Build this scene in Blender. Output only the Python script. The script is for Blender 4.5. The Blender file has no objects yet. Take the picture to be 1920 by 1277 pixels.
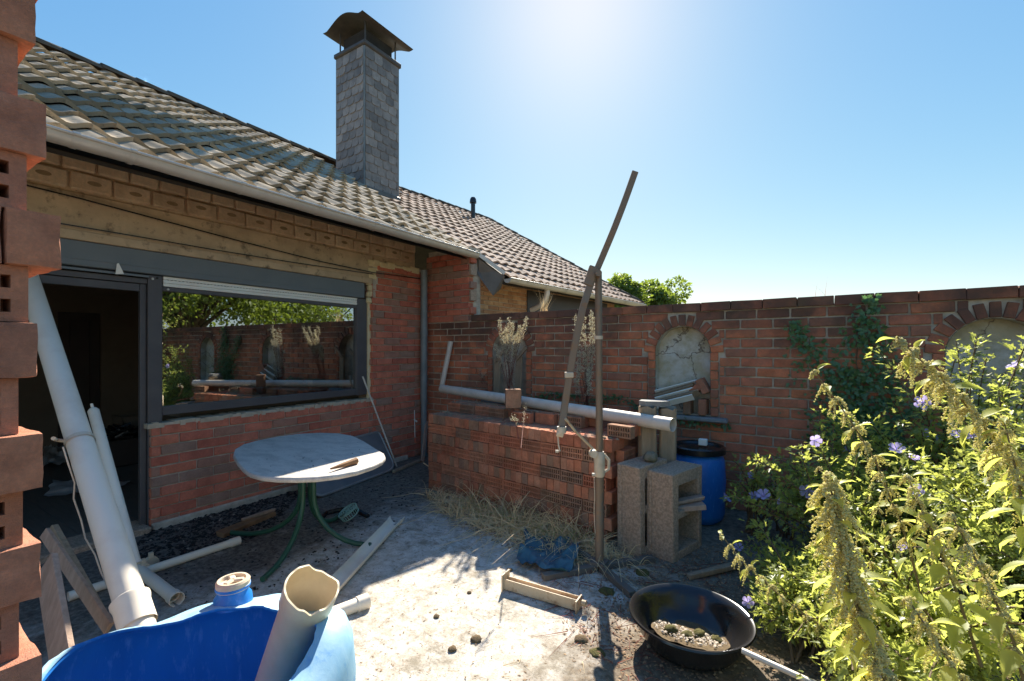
import bpy, math, random
import numpy as np
from mathutils import Vector, Matrix, Quaternion, noise as mnoise
random.seed(7); RNG = np.random.default_rng(7)
S = bpy.context.scene
R_ = math.radians
# ------------------------------------------------------------------ camera, sky, sun, exposure
TH = R_(32.34); FP = 853.0; CU = 960.0; HV = 652.5; EYE = 1.5
cs, sn = math.cos(TH), math.sin(TH)
cam = bpy.data.cameras.new('camera'); cam.sensor_width = 36; cam.lens = FP/1920*36
cam.shift_y = (HV-638.5)/1920; cam.clip_start = .05; cam.clip_end = 3000
camo = bpy.data.objects.new('camera', cam); S.collection.objects.link(camo)
camo.location = (0, 0, EYE); camo.rotation_euler = (math.pi/2, 0, TH); S.camera = camo
S.render.resolution_x = 1024; S.render.resolution_y = 681
SUNV = Vector((-.4111, .9233, .84)).normalized()
EL = math.asin(SUNV.z); AZ = math.atan2(SUNV.x, SUNV.y)
w = bpy.data.worlds.new('World'); S.world = w; w.use_nodes = True
nt = w.node_tree; nt.nodes.clear()
sky = nt.nodes.new('ShaderNodeTexSky'); sky.sky_type = 'NISHITA'; sky.sun_disc = False
sky.sun_elevation = EL; sky.sun_rotation = AZ; sky.altitude = 50; sky.air_density = 1.0; sky.dust_density = .3; sky.ozone_density = 1.0
bg = nt.nodes.new('ShaderNodeBackground'); bg.inputs[1].default_value = .15
ow = nt.nodes.new('ShaderNodeOutputWorld')
sep = nt.nodes.new('ShaderNodeSeparateColor'); com = nt.nodes.new('ShaderNodeCombineColor'); nt.links.new(sky.outputs[0], sep.inputs[0])
for ch, (gn, ref, pw) in enumerate(((.46, .255, 1.12), (.575, .29, .74), (.72, .40, .34))):     # the camera's film curve on the sky's brightness, the same all round
    a_ = nt.nodes.new('ShaderNodeMath'); a_.operation = 'MULTIPLY'; a_.inputs[1].default_value = .05/ref; nt.links.new(sep.outputs[ch], a_.inputs[0])
    b_ = nt.nodes.new('ShaderNodeMath'); b_.operation = 'POWER'; b_.inputs[1].default_value = pw; nt.links.new(a_.outputs[0], b_.inputs[0])
    c_ = nt.nodes.new('ShaderNodeMath'); c_.operation = 'MULTIPLY'; c_.inputs[1].default_value = gn*3.6; nt.links.new(b_.outputs[0], c_.inputs[0]); nt.links.new(c_.outputs[0], com.inputs[ch])
nt.links.new(com.outputs[0], bg.inputs[0]); nt.links.new(bg.outputs[0], ow.inputs[0])
sl = bpy.data.lights.new('sun', 'SUN'); sl.energy = 4.6; sl.angle = R_(.6); sl.color = (1, .93, .82)
so = bpy.data.objects.new('sun', sl); S.collection.objects.link(so)
so.rotation_mode = 'QUATERNION'; so.rotation_quaternion = SUNV.to_track_quat('Z', 'Y'); so.location = (-6, 14, 12)
S.view_settings.view_transform = 'Standard'; S.view_settings.look = 'None'
S.view_settings.exposure = 1.38; S.view_settings.gamma = 1; S.view_settings.use_curve_mapping = False

# ------------------------------------------------------------------ picture -> place
def D(u, v):                     # viewing direction with unit depth
    p = (u-CU)/FP; return Vector((p*cs-sn, p*sn+cs, (HV-v)/FP))
def PX(u, v, t): return Vector((0, 0, EYE)) + D(u, v)*t
def G(u, v, z=0.0): return PX(u, v, (EYE-z)*FP/(v-HV))
def DEP(p): return -p[0]*sn + p[1]*cs
def PRJ(p):
    d = DEP(p)
    if d < .05: return None
    return (CU+FP*(p[0]*cs+p[1]*sn)/d, HV-FP*(p[2]-EYE)/d, d)
WX = -4.513                      # face of the house wall
def onX(u, v, x=WX):
    d = D(u, v); t = x/d.x; return Vector((x, d.y*t, EYE+d.z*t))
def yX(u, x=WX): return onX(u, HV, x).y
GA = R_(-2.86); GO = Vector((-4.513, 4.868, 0)); GD = Vector((math.cos(GA), math.sin(GA), 0)); GN = Vector((math.sin(GA), -math.cos(GA), 0))
def onG(u, v, off=0.0):          # point on the garden wall's face (off = towards the patio), as (a, z)
    o = GO+GN*off; d = D(u, v)
    t = (o.dot(GN))/(d.x*GN.x+d.y*GN.y)
    p = d*t+Vector((0, 0, EYE)); return ((p-o).dot(GD), p.z)
def GW(a, off, z): return GO+GD*a+GN*off+Vector((0, 0, z))

# ------------------------------------------------------------------ scene helpers
WMAT = {}
def link(o): S.collection.objects.link(o); return o
def setp(o, parent, M):
    if parent is not None:
        o.parent = parent; o.matrix_parent_inverse = WMAT[parent.name].inverted()
    o.matrix_basis = M; WMAT[o.name] = M.copy()
    return o
def tag(o, label=None, cat=None, group=None, kind=None):
    if label: o['label'] = label
    if cat: o['category'] = cat
    if group: o['group'] = group
    if kind: o['kind'] = kind
    return o
def thing(name, label, cat, loc=(0, 0, 0), group=None, rz=0):
    o = link(bpy.data.objects.new(name, None)); o.empty_display_size = .1
    setp(o, None, Matrix.Translation(Vector(loc)) @ Matrix.Rotation(rz, 4, 'Z'))
    return tag(o, label, cat, group)
def copy_tree(src, M, label=None, group=None):
    c = link(src.copy()); c.matrix_basis = M; WMAT[c.name] = M.copy()
    if label: c['label'] = label
    if group: c['group'] = group
    def rec(a, b):
        for ch in a.children:
            d = link(ch.copy()); d.parent = b; rec(ch, d)
    rec(src, c); return c

class MB:
    def __init__(s): s.v = []; s.f = []; s.sm = []
    def add(s, vs, fs, smooth=False, M=None):
        n = len(s.v)
        for p in vs:
            p = Vector(p)
            if M is not None: p = M @ p
            s.v.append(tuple(p))
        for f in fs: s.f.append(tuple(i+n for i in f)); s.sm.append(smooth)
    def box(s, lo, hi, M=None, bev=0, jit=0):
        (x0, y0, z0), (x1, y1, z1) = lo, hi
        j = lambda: random.uniform(-jit, jit) if jit else 0
        if bev <= 0:
            vs = [(x+j(), y+j(), z+j()) for z in (z0, z1) for x, y in ((x0, y0), (x1, y0), (x1, y1), (x0, y1))]
            s.add(vs, [(3, 2, 1, 0), (4, 5, 6, 7), (0, 1, 5, 4), (1, 2, 6, 5), (2, 3, 7, 6), (3, 0, 4, 7)], False, M); return
        b = bev; vs = []
        for sx in (0, 1):
            for sy in (0, 1):
                for sz in (0, 1):
                    X = (x1 if sx else x0); Y = (y1 if sy else y0); Z = (z1 if sz else z0)
                    dx = -b if sx else b; dy = -b if sy else b; dz = -b if sz else b
                    jx, jy, jz = j(), j(), j()
                    vs += [(X+jx, Y+dy+jy, Z+dz+jz), (X+dx+jx, Y+jy, Z+dz+jz), (X+dx+jx, Y+dy+jy, Z+jz)]
        I = lambda sx, sy, sz, k: (sx*4+sy*2+sz)*3+k
        fs = []
        fs += [tuple(I(1, a, c, 0) for a, c in ((0, 0), (1, 0), (1, 1), (0, 1))), tuple(I(0, a, c, 0) for a, c in ((0, 0), (0, 1), (1, 1), (1, 0)))]
        fs += [tuple(I(a, 0, c, 1) for a, c in ((0, 0), (1, 0), (1, 1), (0, 1))), tuple(I(a, 1, c, 1) for a, c in ((0, 0), (0, 1), (1, 1), (1, 0)))]
        fs += [tuple(I(a, c, 1, 2) for a, c in ((0, 0), (1, 0), (1, 1), (0, 1))), tuple(I(a, c, 0, 2) for a, c in ((0, 0), (0, 1), (1, 1), (1, 0)))]
        for q in (0, 1):
            for r in (0, 1):
                fs.append((I(0, q, r, 1), I(1, q, r, 1), I(1, q, r, 2), I(0, q, r, 2)))
                fs.append((I(q, 0, r, 0), I(q, 1, r, 0), I(q, 1, r, 2), I(q, 0, r, 2)))
                fs.append((I(q, r, 0, 0), I(q, r, 1, 0), I(q, r, 1, 1), I(q, r, 0, 1)))
        for a in (0, 1):
            for c in (0, 1):
                for d in (0, 1): fs.append((I(a, c, d, 0), I(a, c, d, 1), I(a, c, d, 2)))
        s.add(vs, fs, False, M)
    def obox(s, p0, p1, w, h, up=(0, 0, 1), bev=0, jit=0):     # a bar from p0 to p1
        p0 = Vector(p0); p1 = Vector(p1); x = (p1-p0); L = x.length; x.normalize()
        up = Vector(up); y = up.cross(x); y.normalize(); z = x.cross(y)
        M = Matrix.Translation(p0) @ Matrix((x, y, z)).transposed().to_4x4()
        s.box((0, -w/2, -h/2), (L, w/2, h/2), M, bev, jit)
    def tube(s, pts, r, n=12, cap=True, smooth=True):
        pts = [Vector(p) for p in pts]; m = len(pts)
        rs = list(r) if isinstance(r, (list, tuple)) else [r]*m
        base = len(s.v); up = None; vs = []
        for i, p in enumerate(pts):
            a = pts[max(i-1, 0)]; b = pts[min(i+1, m-1)]; d = (b-a)
            if d.length < 1e-9: d = Vector((0, 0, 1))
            d.normalize()
            if up is None:
                up = Vector((0, 0, 1)) if abs(d.z) < .9 else Vector((1, 0, 0))
            e = up-d*up.dot(d)
            if e.length < 1e-6: e = d.orthogonal()
            e.normalize(); up = e; g = d.cross(e)
            for k in range(n):
                an = 2*math.pi*k/n; vs.append(p+(e*math.cos(an)+g*math.sin(an))*rs[i])
        fs = [(i*n+k, i*n+(k+1) % n, (i+1)*n+(k+1) % n, (i+1)*n+k) for i in range(m-1) for k in range(n)]
        s.add(vs, fs, smooth)
        if cap:
            s.add([vs[k] for k in range(n)], [tuple(range(n))[::-1]]); s.add([vs[(m-1)*n+k] for k in range(n)], [tuple(range(n))])
    def hollow(s, p0, p1, r, th=.003, n=28, ends=None):         # open pipe with wall
        p0 = Vector(p0); p1 = Vector(p1); d = (p1-p0).normalized(); e = d.orthogonal().normalized(); g = d.cross(e)
        L = (p1-p0).length
        prof = ends or [(0, r), (L, r)]
        ring = lambda t, rr: [p0+d*t+(e*math.cos(2*math.pi*k/n)+g*math.sin(2*math.pi*k/n))*rr for k in range(n)]
        seq = [(t, rr) for t, rr in prof]+[(t, rr-th) for t, rr in reversed(prof)]
        vs = []
        for t, rr in seq: vs += ring(t, rr)
        m = len(seq)
        fs = [((i*n+k), (i*n+(k+1) % n), (((i+1) % m)*n+(k+1) % n), (((i+1) % m)*n+k)) for i in range(m) for k in range(n)]
        s.add(vs, fs, True)
    def lathe(s, prof, c=(0, 0, 0), n=40, M=None, smooth=True):
        vs = [(c[0]+r*math.cos(2*math.pi*k/n), c[1]+r*math.sin(2*math.pi*k/n), c[2]+z) for r, z in prof for k in range(n)]
        fs = [(i*n+k, i*n+(k+1) % n, (i+1)*n+(k+1) % n, (i+1)*n+k) for i in range(len(prof)-1) for k in range(n)]
        s.add(vs, fs, smooth, M)
    def prism(s, poly, z0, z1, M=None):
        n = len(poly); vs = [(x, y, z0) for x, y in poly]+[(x, y, z1) for x, y in poly]
        s.add(vs, [tuple(range(n))[::-1], tuple(range(n, 2*n))]+[(i, (i+1) % n, n+(i+1) % n, n+i) for i in range(n)], False, M)
    def mesh(s, name, mat):
        me = bpy.data.meshes.new(name); me.from_pydata(s.v, [], s.f); me.update()
        me.polygons.foreach_set('use_smooth', s.sm)
        if mat: me.materials.append(mat)
        return me
    def build(s, name, mat, parent=None, M=None, sharp=35):
        """vertices are world coordinates unless M is given; origin goes to the middle bottom"""
        if M is None:
            a = np.array(s.v); lo = a.min(0); hi = a.max(0)
            o = Vector(((lo[0]+hi[0])/2, (lo[1]+hi[1])/2, lo[2])) if parent is None else WMAT[parent.name].translation
            s.v = [tuple(Vector(p)-o) for p in s.v]; M = Matrix.Translation(o)
        me = s.mesh(name, mat)
        if sharp and any(s.sm): me.set_sharp_from_angle(angle=R_(sharp))
        return setp(link(bpy.data.objects.new(name, me)), parent, M)

def np_mesh(name, V, F, mat, smooth=False, rnd=None):
    """V (n,3), F (m,k) faces of equal size"""
    me = bpy.data.meshes.new(name); k = F.shape[1]
    me.vertices.add(len(V)); me.vertices.foreach_set('co', V.astype(np.float32).ravel())
    me.loops.add(F.size); me.loops.foreach_set('vertex_index', F.astype(np.int32).ravel())
    me.polygons.add(len(F)); me.polygons.foreach_set('loop_start', np.arange(0, F.size, k, dtype=np.int32))
    me.update(calc_edges=True); me.materials.append(mat)
    if smooth: me.polygons.foreach_set('use_smooth', np.ones(len(F), bool))
    if rnd is not None:
        at = me.attributes.new('rnd', 'FLOAT', 'POINT'); at.data.foreach_set('value', rnd.astype(np.float32))
    me.validate(); return me

def pieces(items, parent, name, limit=300, restname=None, every=False):
    """items: (world matrix, mesh). The ones showing largest become objects, the rest one mesh"""
    sc = []
    for k, (M, me) in enumerate(items):
        p = M.translation; q = PRJ(p); s_ = -1
        if q and -60 < q[0] < 1980 and -60 < q[1] < 1340: s_ = 1/q[2]
        sc.append((s_, k))
    sc.sort(reverse=True)
    top = [k for s_, k in sc[:limit] if s_ > 0 or every]; ts = set(top)
    for k in top:
        M, me = items[k]; setp(link(bpy.data.objects.new(name, me)), parent, M)
    rest = [it for k, it in enumerate(items) if k not in ts]
    if rest:
        V = []; F = []; r = []; n = 0
        for M, me in rest:
            vv = [M @ v.co for v in me.vertices]; V += vv; F += [tuple(i+n for i in p.vertices) for p in me.polygons]; r += [random.random()]*len(vv); n += len(vv)
        o = WMAT[parent.name].translation
        me = bpy.data.meshes.new(restname or name); me.from_pydata([v-o for v in V], [], F); me.update(); me.materials.append(items[0][1].materials[0])
        at = me.attributes.new('rnd', 'FLOAT', 'POINT'); at.data.foreach_set('value', np.array(r, np.float32))
        ob = setp(link(bpy.data.objects.new(restname or name, me)), parent, Matrix.Translation(o)); ob['kind'] = 'stuff'
    return len(top)

# ------------------------------------------------------------------ materials
class NT:
    def __init__(s, name):
        s.m = bpy.data.materials.new(name); s.m.use_nodes = True; s.t = s.m.node_tree; s.n = s.t.nodes; s.b = s.n['Principled BSDF']; s.out = s.n['Material Output']
    def new(s, ty, **k):
        x = s.n.new(ty)
        for a, v in k.items(): setattr(x, a, v)
        return x
    def L(s, a, b): s.t.links.new(a, b)
    def pos(s, space='obj', scale=None):
        if space == 'world': o = s.new('ShaderNodeNewGeometry').outputs['Position']
        else: o = s.new('ShaderNodeTexCoord').outputs['Object']
        if scale:
            m = s.new('ShaderNodeMapping'); m.inputs['Scale'].default_value = scale; s.L(o, m.inputs[0]); o = m.outputs[0]
        return o
    def noise(s, scale, det=6, rough=.6, vec=None, out='Fac', dist=0):
        x = s.new('ShaderNodeTexNoise'); x.inputs['Scale'].default_value = scale; x.inputs['Detail'].default_value = det; x.inputs['Roughness'].default_value = rough; x.inputs['Distortion'].default_value = dist
        if vec is not None: s.L(vec, x.inputs['Vector'])
        return x.outputs[out]
    def ramp(s, fac, stops, interp='LINEAR'):
        x = s.new('ShaderNodeValToRGB'); x.color_ramp.interpolation = interp; e = x.color_ramp.elements
        while len(e) > len(stops): e.remove(e[-1])
        while len(e) < len(stops): e.new(0)
        for i, (p, c) in enumerate(stops):
            e[i].position = p; e[i].color = (*c, 1) if isinstance(c, (tuple, list)) else (c, c, c, 1)
        s.L(fac, x.inputs[0]); return x.outputs[0]
    def mix(s, f, a, b, mode='MIX'):
        x = s.new('ShaderNodeMix', data_type='RGBA', blend_type=mode)
        for inp, v in ((x.inputs[0], f), (x.inputs[6], a), (x.inputs[7], b)):
            if hasattr(v, 'is_linked') or hasattr(v, 'links'): s.L(v, inp)
            elif isinstance(v, (int, float)): inp.default_value = v
            else: inp.default_value = (*v, 1)
        return x.outputs[2]
    def math(s, op, a, b=0.0, c=None):
        x = s.new('ShaderNodeMath', operation=op)
        for i, v in enumerate((a, b) if c is None else (a, b, c)):
            if isinstance(v, (int, float)): x.inputs[i].default_value = v
            else: s.L(v, x.inputs[i])
        return x.outputs[0]
    def rnd(s):
        a = s.new('ShaderNodeObjectInfo').outputs['Random']; b = s.new('ShaderNodeAttribute', attribute_name='rnd').outputs['Fac']
        return s.math('FRACT', s.math('ADD', a, b))
    def off(s, vec, r, k=30):        # shift texture space per object
        m = s.new('ShaderNodeVectorMath', operation='ADD'); c = s.new('ShaderNodeCombineXYZ')
        q = s.math('MULTIPLY', r, k)
        for i in range(3): s.L(q, c.inputs[i])
        s.L(vec, m.inputs[0]); s.L(c.outputs[0], m.inputs[1]); return m.outputs[0]
    def fin(s, col, rough=.8, bump=None, bs=.5, bd=.01, metal=0, spec=None):
        if hasattr(col, 'links'): s.L(col, s.b.inputs['Base Color'])
        else: s.b.inputs['Base Color'].default_value = (*col, 1)
        if hasattr(rough, 'links'): s.L(rough, s.b.inputs['Roughness'])
        else: s.b.inputs['Roughness'].default_value = rough
        s.b.inputs['Metallic'].default_value = metal
        if spec is not None: s.b.inputs['Specular IOR Level'].default_value = spec
        if bump is not None:
            b = s.new('ShaderNodeBump'); b.inputs['Strength'].default_value = bs; b.inputs['Distance'].default_value = bd
            s.L(bump, b.inputs['Height']); s.L(b.outputs[0], s.b.inputs['Normal'])
        return s.m

def m_brick(name, cols, dirt=.35, dirtcol=(.05, .045, .035), soot=None, sc=1, moss=0):
    s = NT(name); r = s.rnd(); v = s.off(s.pos('world'), r)
    n = len(cols); cols = [(min(.70, a*1.38), b*1.20, d*1.10) for a, b, d in cols]; c = s.ramp(r, [(i/n, k) for i, k in enumerate(cols)], 'CONSTANT')
    big = s.noise(9*sc, 4, .6, v); c = s.mix(s.ramp(big, [(.35, 0), (.7, 1)]), c, s.mix(1.0, c, (.74, .68, .66), 'MULTIPLY'))
    c = s.mix(s.ramp(s.noise(70*sc, 5, .7, v), [(.42, 0), (.75, .6)]), c, s.mix(1.0, c, (1.5, 1.4, 1.3), 'MULTIPLY'))
    d = s.noise(5*sc, 8, .72, s.pos('world')); c = s.mix(s.math('MULTIPLY', s.ramp(d, [(.42, 0), (.68, 1)]), dirt), c, dirtcol)
    if soot:                                   # black weathering under the coping, as a stain
        z = s.new('ShaderNodeSeparateXYZ'); s.L(s.pos('world'), z.inputs[0])
        f = s.math('ADD', s.math('MULTIPLY', z.outputs[2], 1/(soot[1]-soot[0])), -soot[0]/(soot[1]-soot[0]))
        f = s.math('ADD', f, s.math('MULTIPLY', s.math('SUBTRACT', s.noise(2.2, 5, .65, s.pos('world')), .5), 2.2))
        f = s.ramp(f, [(.15, 0), (.75, 1)]); c = s.mix(s.math('MULTIPLY', f, soot[2]), c, (.062, .05, .04))
    if moss:
        f = s.ramp(s.noise(3.1, 7, .7, s.pos('world')), [(.52, 0), (.66, 1)]); c = s.mix(s.math('MULTIPLY', f, moss), c, (.09, .10, .035))
    hb = s.mix(.5, s.noise(60*sc, 6, .7, s.off(s.pos('world', (.35, .35, 1.4)), r)), s.noise(240*sc, 3, .7, v))
    return s.fin(c, .92, hb, .85, .007, 0, .25)
def m_noise(name, c1, c2, scale=8, rough=.7, bs=.3, bd=.004, det=6, lo=.35, hi=.7, c3=None, s3=40, metal=0, spec=None, stretch=None, bscale=None, vary=0):
    c1, c2 = [tuple(min(.85, q*f) for q, f in zip(c, (1.16, 1.08, .98))) for c in (c1, c2)]
    s = NT(name); r = s.rnd() if vary else None
    v = s.pos('obj', stretch)
    if r: v = s.off(v, r)
    c = s.mix(s.ramp(s.noise(scale, det, .65, v), [(lo, 0), (hi, 1)]), c1, c2)
    if c3: c = s.mix(s.ramp(s.noise(s3, 5, .7, v), [(.55, 0), (.72, 1)]), c, c3)
    if vary:
        c = s.mix(1.0, c, s.ramp(r, [(0, 1-vary), (1, 1+vary)]), 'MULTIPLY')
    return s.fin(c, rough, s.noise(bscale or scale*5, 6, .7, v), bs, bd, metal, spec)
def m_leaf(name, c1, c2, trans, rough=.45, tf=.5):
    s = NT(name); r = s.rnd()
    v = s.pos('world'); n = s.math('FRACT', s.math('ADD', s.noise(7, 4, .7, v), s.math('MULTIPLY', r, .45)))
    f = s.ramp(n, [(.3, 0), (.75, 1)])
    c = s.mix(f, c1, c2); s.L(c, s.b.inputs['Base Color']); s.b.inputs['Roughness'].default_value = rough
    t = s.new('ShaderNodeBsdfTranslucent'); tc = s.mix(f, trans, tuple(min(1, k*1.35) for k in trans)); s.L(tc, t.inputs[0])
    mx = s.new('ShaderNodeMixShader'); mx.inputs[0].default_value = tf
    s.L(s.b.outputs[0], mx.inputs[1]); s.L(t.outputs[0], mx.inputs[2]); s.L(mx.outputs[0], s.out.inputs[0]); return s.m
MT = {}
MT['brick'] = m_brick('facing_brick', [(.46, .17, .11), (.40, .14, .095), (.50, .19, .12), (.33, .19, .14), (.44, .16, .11), (.29, .20, .155), (.47, .18, .12)], .25)
MT['brick_old'] = m_brick('garden_wall_brick', [(.47, .18, .095), (.38, .15, .085), (.52, .20, .10), (.32, .15, .095), (.43, .17, .10)], .55, (.15, .11, .08), (1.3, 2.12, .78), 1, .2)
MT['brick_yel'] = m_brick('yellow_brown_brick', [(.42, .27, .15), (.36, .22, .12), (.46, .31, .17)], .3)
MT['brick_pile'] = m_brick('stacked_brick', [(.44, .20, .12), (.36, .17, .105), (.46, .20, .115), (.30, .19, .125), (.40, .16, .095), (.26, .17, .12), (.42, .22, .14)], .5, (.10, .075, .045), None, 1, .18)
MT['brick_near'] = m_brick('rough_stack_brick', [(.43, .225, .155), (.37, .20, .145), (.47, .24, .155)], .4, (.13, .09, .07), None, 2.2)
MT['brick_near_red'] = m_brick('red_stack_brick', [(.56, .235, .13), (.52, .25, .15), (.58, .21, .12)], .35, (.2, .12, .08), None, 2.2)
MT['mortar'] = m_noise('mortar', (.52, .47, .39), (.30, .26, .21), 12, .95, .6, .005)
MT['mortar_old'] = m_noise('old_mortar', (.52, .48, .40), (.20, .175, .14), 7, .95, .6, .005)
MT['mortar_lt'] = m_noise('pale_mortar', (.50, .44, .34), (.34, .29, .22), 7, .95, .6, .005)
MT['block'] = m_brick('ochre_block', [(.50, .42, .29), (.46, .385, .265), (.52, .44, .31)], .15, (.16, .11, .07), None, .6)
MT['blockmark'] = m_noise('block_mark', (.23, .16, .09), (.3, .21, .12), 30, .95)
MT['render'] = m_noise('old_render', (.54, .42, .28), (.36, .28, .19), 4, .92, .5, .006, c3=(.12, .085, .055), s3=9)
MT['foam'] = m_noise('yellowed_foam', (.62, .52, .30), (.70, .62, .42), 14, .9, .8, .01)
MT['anthr'] = m_noise('anthracite_frame', (.075, .070, .074), (.095, .09, .092), 5, .5, .15, .002)
MT['box'] = m_noise('blue_grey_box', (.125, .15, .17), (.15, .175, .19), 3, .55, .15, .002, c3=(.16, .18, .19), s3=60)
MT['white'] = m_noise('white_slat', (.80, .78, .74), (.72, .70, .66), 6, .5, .1, .002)
MT['pvc'] = m_noise('pale_pvc', (.78, .69, .60), (.56, .47, .38), 2.5, .5, .15, .002, lo=.5, hi=.85, spec=.35)
MT['pvc_in'] = m_noise('yellowed_pvc', (.72, .64, .46), (.58, .48, .31), 5, .45, .12, .002, lo=.45, hi=.75)
MT['pvc_grey'] = m_noise('grey_pvc', (.60, .56, .50), (.44, .40, .34), 5, .5, .12, .002, lo=.45, hi=.75)
MT['zinc'] = m_noise('zinc', (.58, .56, .52), (.46, .45, .42), 4, .42, .2, .003, metal=.25)
MT['zinc_d'] = m_noise('dull_zinc', (.20, .235, .25), (.13, .16, .175), 6, .6, .2, .003, metal=.2)
MT['tile'] = m_noise('concrete_tile', (.38, .32, .235), (.27, .235, .18), 5, .85, .5, .004, c3=(.13, .115, .085), s3=22, vary=.32, spec=.15)
MT['tile_n'] = m_noise('pinkish_tile', (.36, .275, .22), (.28, .215, .175), 5, .85, .5, .004, c3=(.12, .10, .08), s3=14, vary=.3, spec=.15)
MT['tile_d'] = m_noise('mossy_ridge_tile', (.12, .09, .07), (.07, .07, .045), 9, .95, .8, .01)
MT['under'] = m_noise('roof_underlay', (.035, .032, .03), (.05, .045, .04), 5, .95, spec=.1)
MT['slate'] = m_noise('chimney_slate', (.24, .225, .21), (.155, .145, .135), 6, .5, .4, .003, c3=(.30, .28, .25), s3=22, vary=.3, spec=.25)
MT['lead'] = m_noise('lead_sheet', (.13, .12, .11), (.09, .085, .08), 6, .5, .3, .003, metal=.3)
MT['cowl'] = m_noise('weathered_copper', (.055, .052, .05), (.09, .08, .07), 6, .6, .3, .003, metal=.1)
MT['conc'] = m_noise('rough_concrete', (.48, .36, .275), (.31, .235, .175), 60, .95, 1.0, .012, lo=.42, hi=.58, c3=(.48, .40, .31), s3=90, bscale=90, spec=.2)
MT['wood_g'] = m_noise('grey_wood', (.34, .27, .19), (.20, .155, .105), 5, .85, .8, .006, stretch=(9, 9, .8), bscale=22)
MT['wood_s'] = m_noise('weathered_board', (.40, .30, .24), (.26, .19, .145), 6, .85, .6, .004, stretch=(6, 6, 1), bscale=26)
MT['wood_r'] = m_noise('rotting_wood', (.30, .17, .08), (.14, .08, .045), 6, .9, .8, .006)
MT['slatey'] = m_noise('grey_slab', (.24, .25, .25), (.15, .155, .155), 8, .85, .6, .006)
MT['steel'] = m_noise('rusty_steel', (.17, .15, .125), (.23, .15, .09), 4, .6, .35, .003, metal=.25, c3=(.30, .14, .05), s3=9)
MT['steel_g'] = m_noise('grey_steel', (.13, .135, .13), (.09, .09, .085), 6, .55, .3, .003, metal=.2, c3=(.2, .13, .08), s3=14)
MT['cream'] = m_noise('cream_painted_steel', (.55, .46, .33), (.42, .32, .2), 6, .6, .3, .003, c3=(.28, .15, .07), s3=14)
MT['ivory'] = m_noise('ivory_plastic', (.60, .53, .42), (.45, .38, .28), 12, .5, .2, .003)
MT['green'] = m_noise('green_enamel', (.022, .085, .055), (.03, .11, .07), 8, .4, .1, .002)
MT['top'] = None
MT['blue'] = m_noise('blue_plastic', (.015, .19, .62), (.012, .13, .46), 4, .42, .2, .003, c3=(.10, .30, .66), s3=55, stretch=(1, 1, .25))
MT['blue_out'] = m_noise('sunlit_bleached_blue', (.17, .38, .58), (.34, .53, .66), 6, .6, .25, .003, c3=(.10, .30, .56), s3=30, stretch=(1, 1, .4))  # drum outside: weathered bleaching, with its sunlit paleness put into the colour too
MT['blue_tarp'] = m_noise('blue_tarp', (.025, .085, .13), (.04, .12, .17), 5, .45, .3, .004)
MT['black'] = m_noise('black_plastic', (.012, .012, .013), (.022, .022, .022), 5, .25, .1, .002, c3=(.04, .035, .03), s3=25)
MT['enamel'] = m_noise('black_enamel', (.012, .012, .012), (.02, .02, .022), 5, .18, .06, .001)
MT['turq'] = m_noise('turquoise_plastic', (.20, .38, .34), (.3, .48, .43), 9, .5)
MT['panel'] = m_noise('dusty_dark_panel', (.12, .13, .145), (.17, .18, .19), 4, .4, .1, .002)
MT['greyfr'] = m_noise('grey_metal_tube', (.33, .34, .34), (.25, .255, .25), 6, .45, .1, .002, metal=.3)
MT['soil'] = m_noise('dry_soil', (.10, .07, .04), (.16, .12, .06), 25, .95, 1, .01)
MT['ash'] = m_noise('black_debris', (.012, .011, .010), (.03, .026, .022), 25, .8, 1, .01, vary=.4)
MT['debris'] = m_noise('leaf_litter', (.36, .25, .15), (.18, .125, .08), 25, .9, 1, .01, c3=(.3, .24, .16), s3=7, vary=.45)
MT['chips'] = m_noise('pale_chips', (.5, .45, .38), (.38, .33, .27), 25, .9, .5, .01, vary=.25)
MT['moss'] = m_noise('moss', (.10, .10, .025), (.17, .15, .04), 40, .95, 1, .02, c3=(.05, .05, .02))
MT['stone'] = m_noise('mossy_stone', (.30, .28, .22), (.16, .15, .08), 20, .95, 1, .02)
MT['straw'] = m_leaf('dry_straw', (.85, .68, .40), (.70, .52, .28), (.7, .55, .3), .7, .25)
MT['dry'] = m_leaf('dried_flower_heads', (.72, .62, .44), (.82, .74, .56), (.9, .8, .6), .8, .45)
MT['redplant'] = m_leaf('dried_red_stalks', (.24, .075, .05), (.16, .06, .04), (.35, .10, .06), .8, .3)
MT['hib'] = m_leaf('hibiscus_leaf', (.12, .17, .045), (.23, .27, .07), (.52, .56, .11), .38, .45)
MT['ivy'] = m_leaf('ivy_leaf', (.06, .14, .055), (.11, .20, .075), (.14, .28, .08), .35, .3)
MT['nettle'] = m_leaf('nettle_leaf', (.18, .24, .055), (.30, .34, .085), (.74, .80, .14), .5, .55)
MT['seed'] = m_leaf('nettle_seeds', (.66, .62, .32), (.74, .62, .34), (.90, .80, .36), .8, .5)
MT['stem'] = m_noise('green_stem', (.13, .12, .045), (.19, .13, .07), 12, .7)
MT['twig'] = m_noise('brown_twig', (.14, .10, .06), (.09, .065, .04), 12, .85)
MT['flower'] = m_leaf('lilac_petal', (.42, .36, .68), (.50, .45, .75), (.50, .42, .80), .6, .5)
MT['tree'] = m_leaf('tree_leaf', (.075, .115, .025), (.12, .16, .035), (.28, .36, .04), .5, .4)
MT['bark'] = m_noise('bark', (.10, .08, .055), (.06, .045, .03), 8, .95, 1, .02)
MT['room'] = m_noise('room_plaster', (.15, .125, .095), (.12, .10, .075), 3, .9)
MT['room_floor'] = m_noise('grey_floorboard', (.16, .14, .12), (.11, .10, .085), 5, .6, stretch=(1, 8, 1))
MT['sheet'] = m_noise('plastic_sheet', (.55, .56, .56), (.45, .46, .46), 5, .35)
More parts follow.
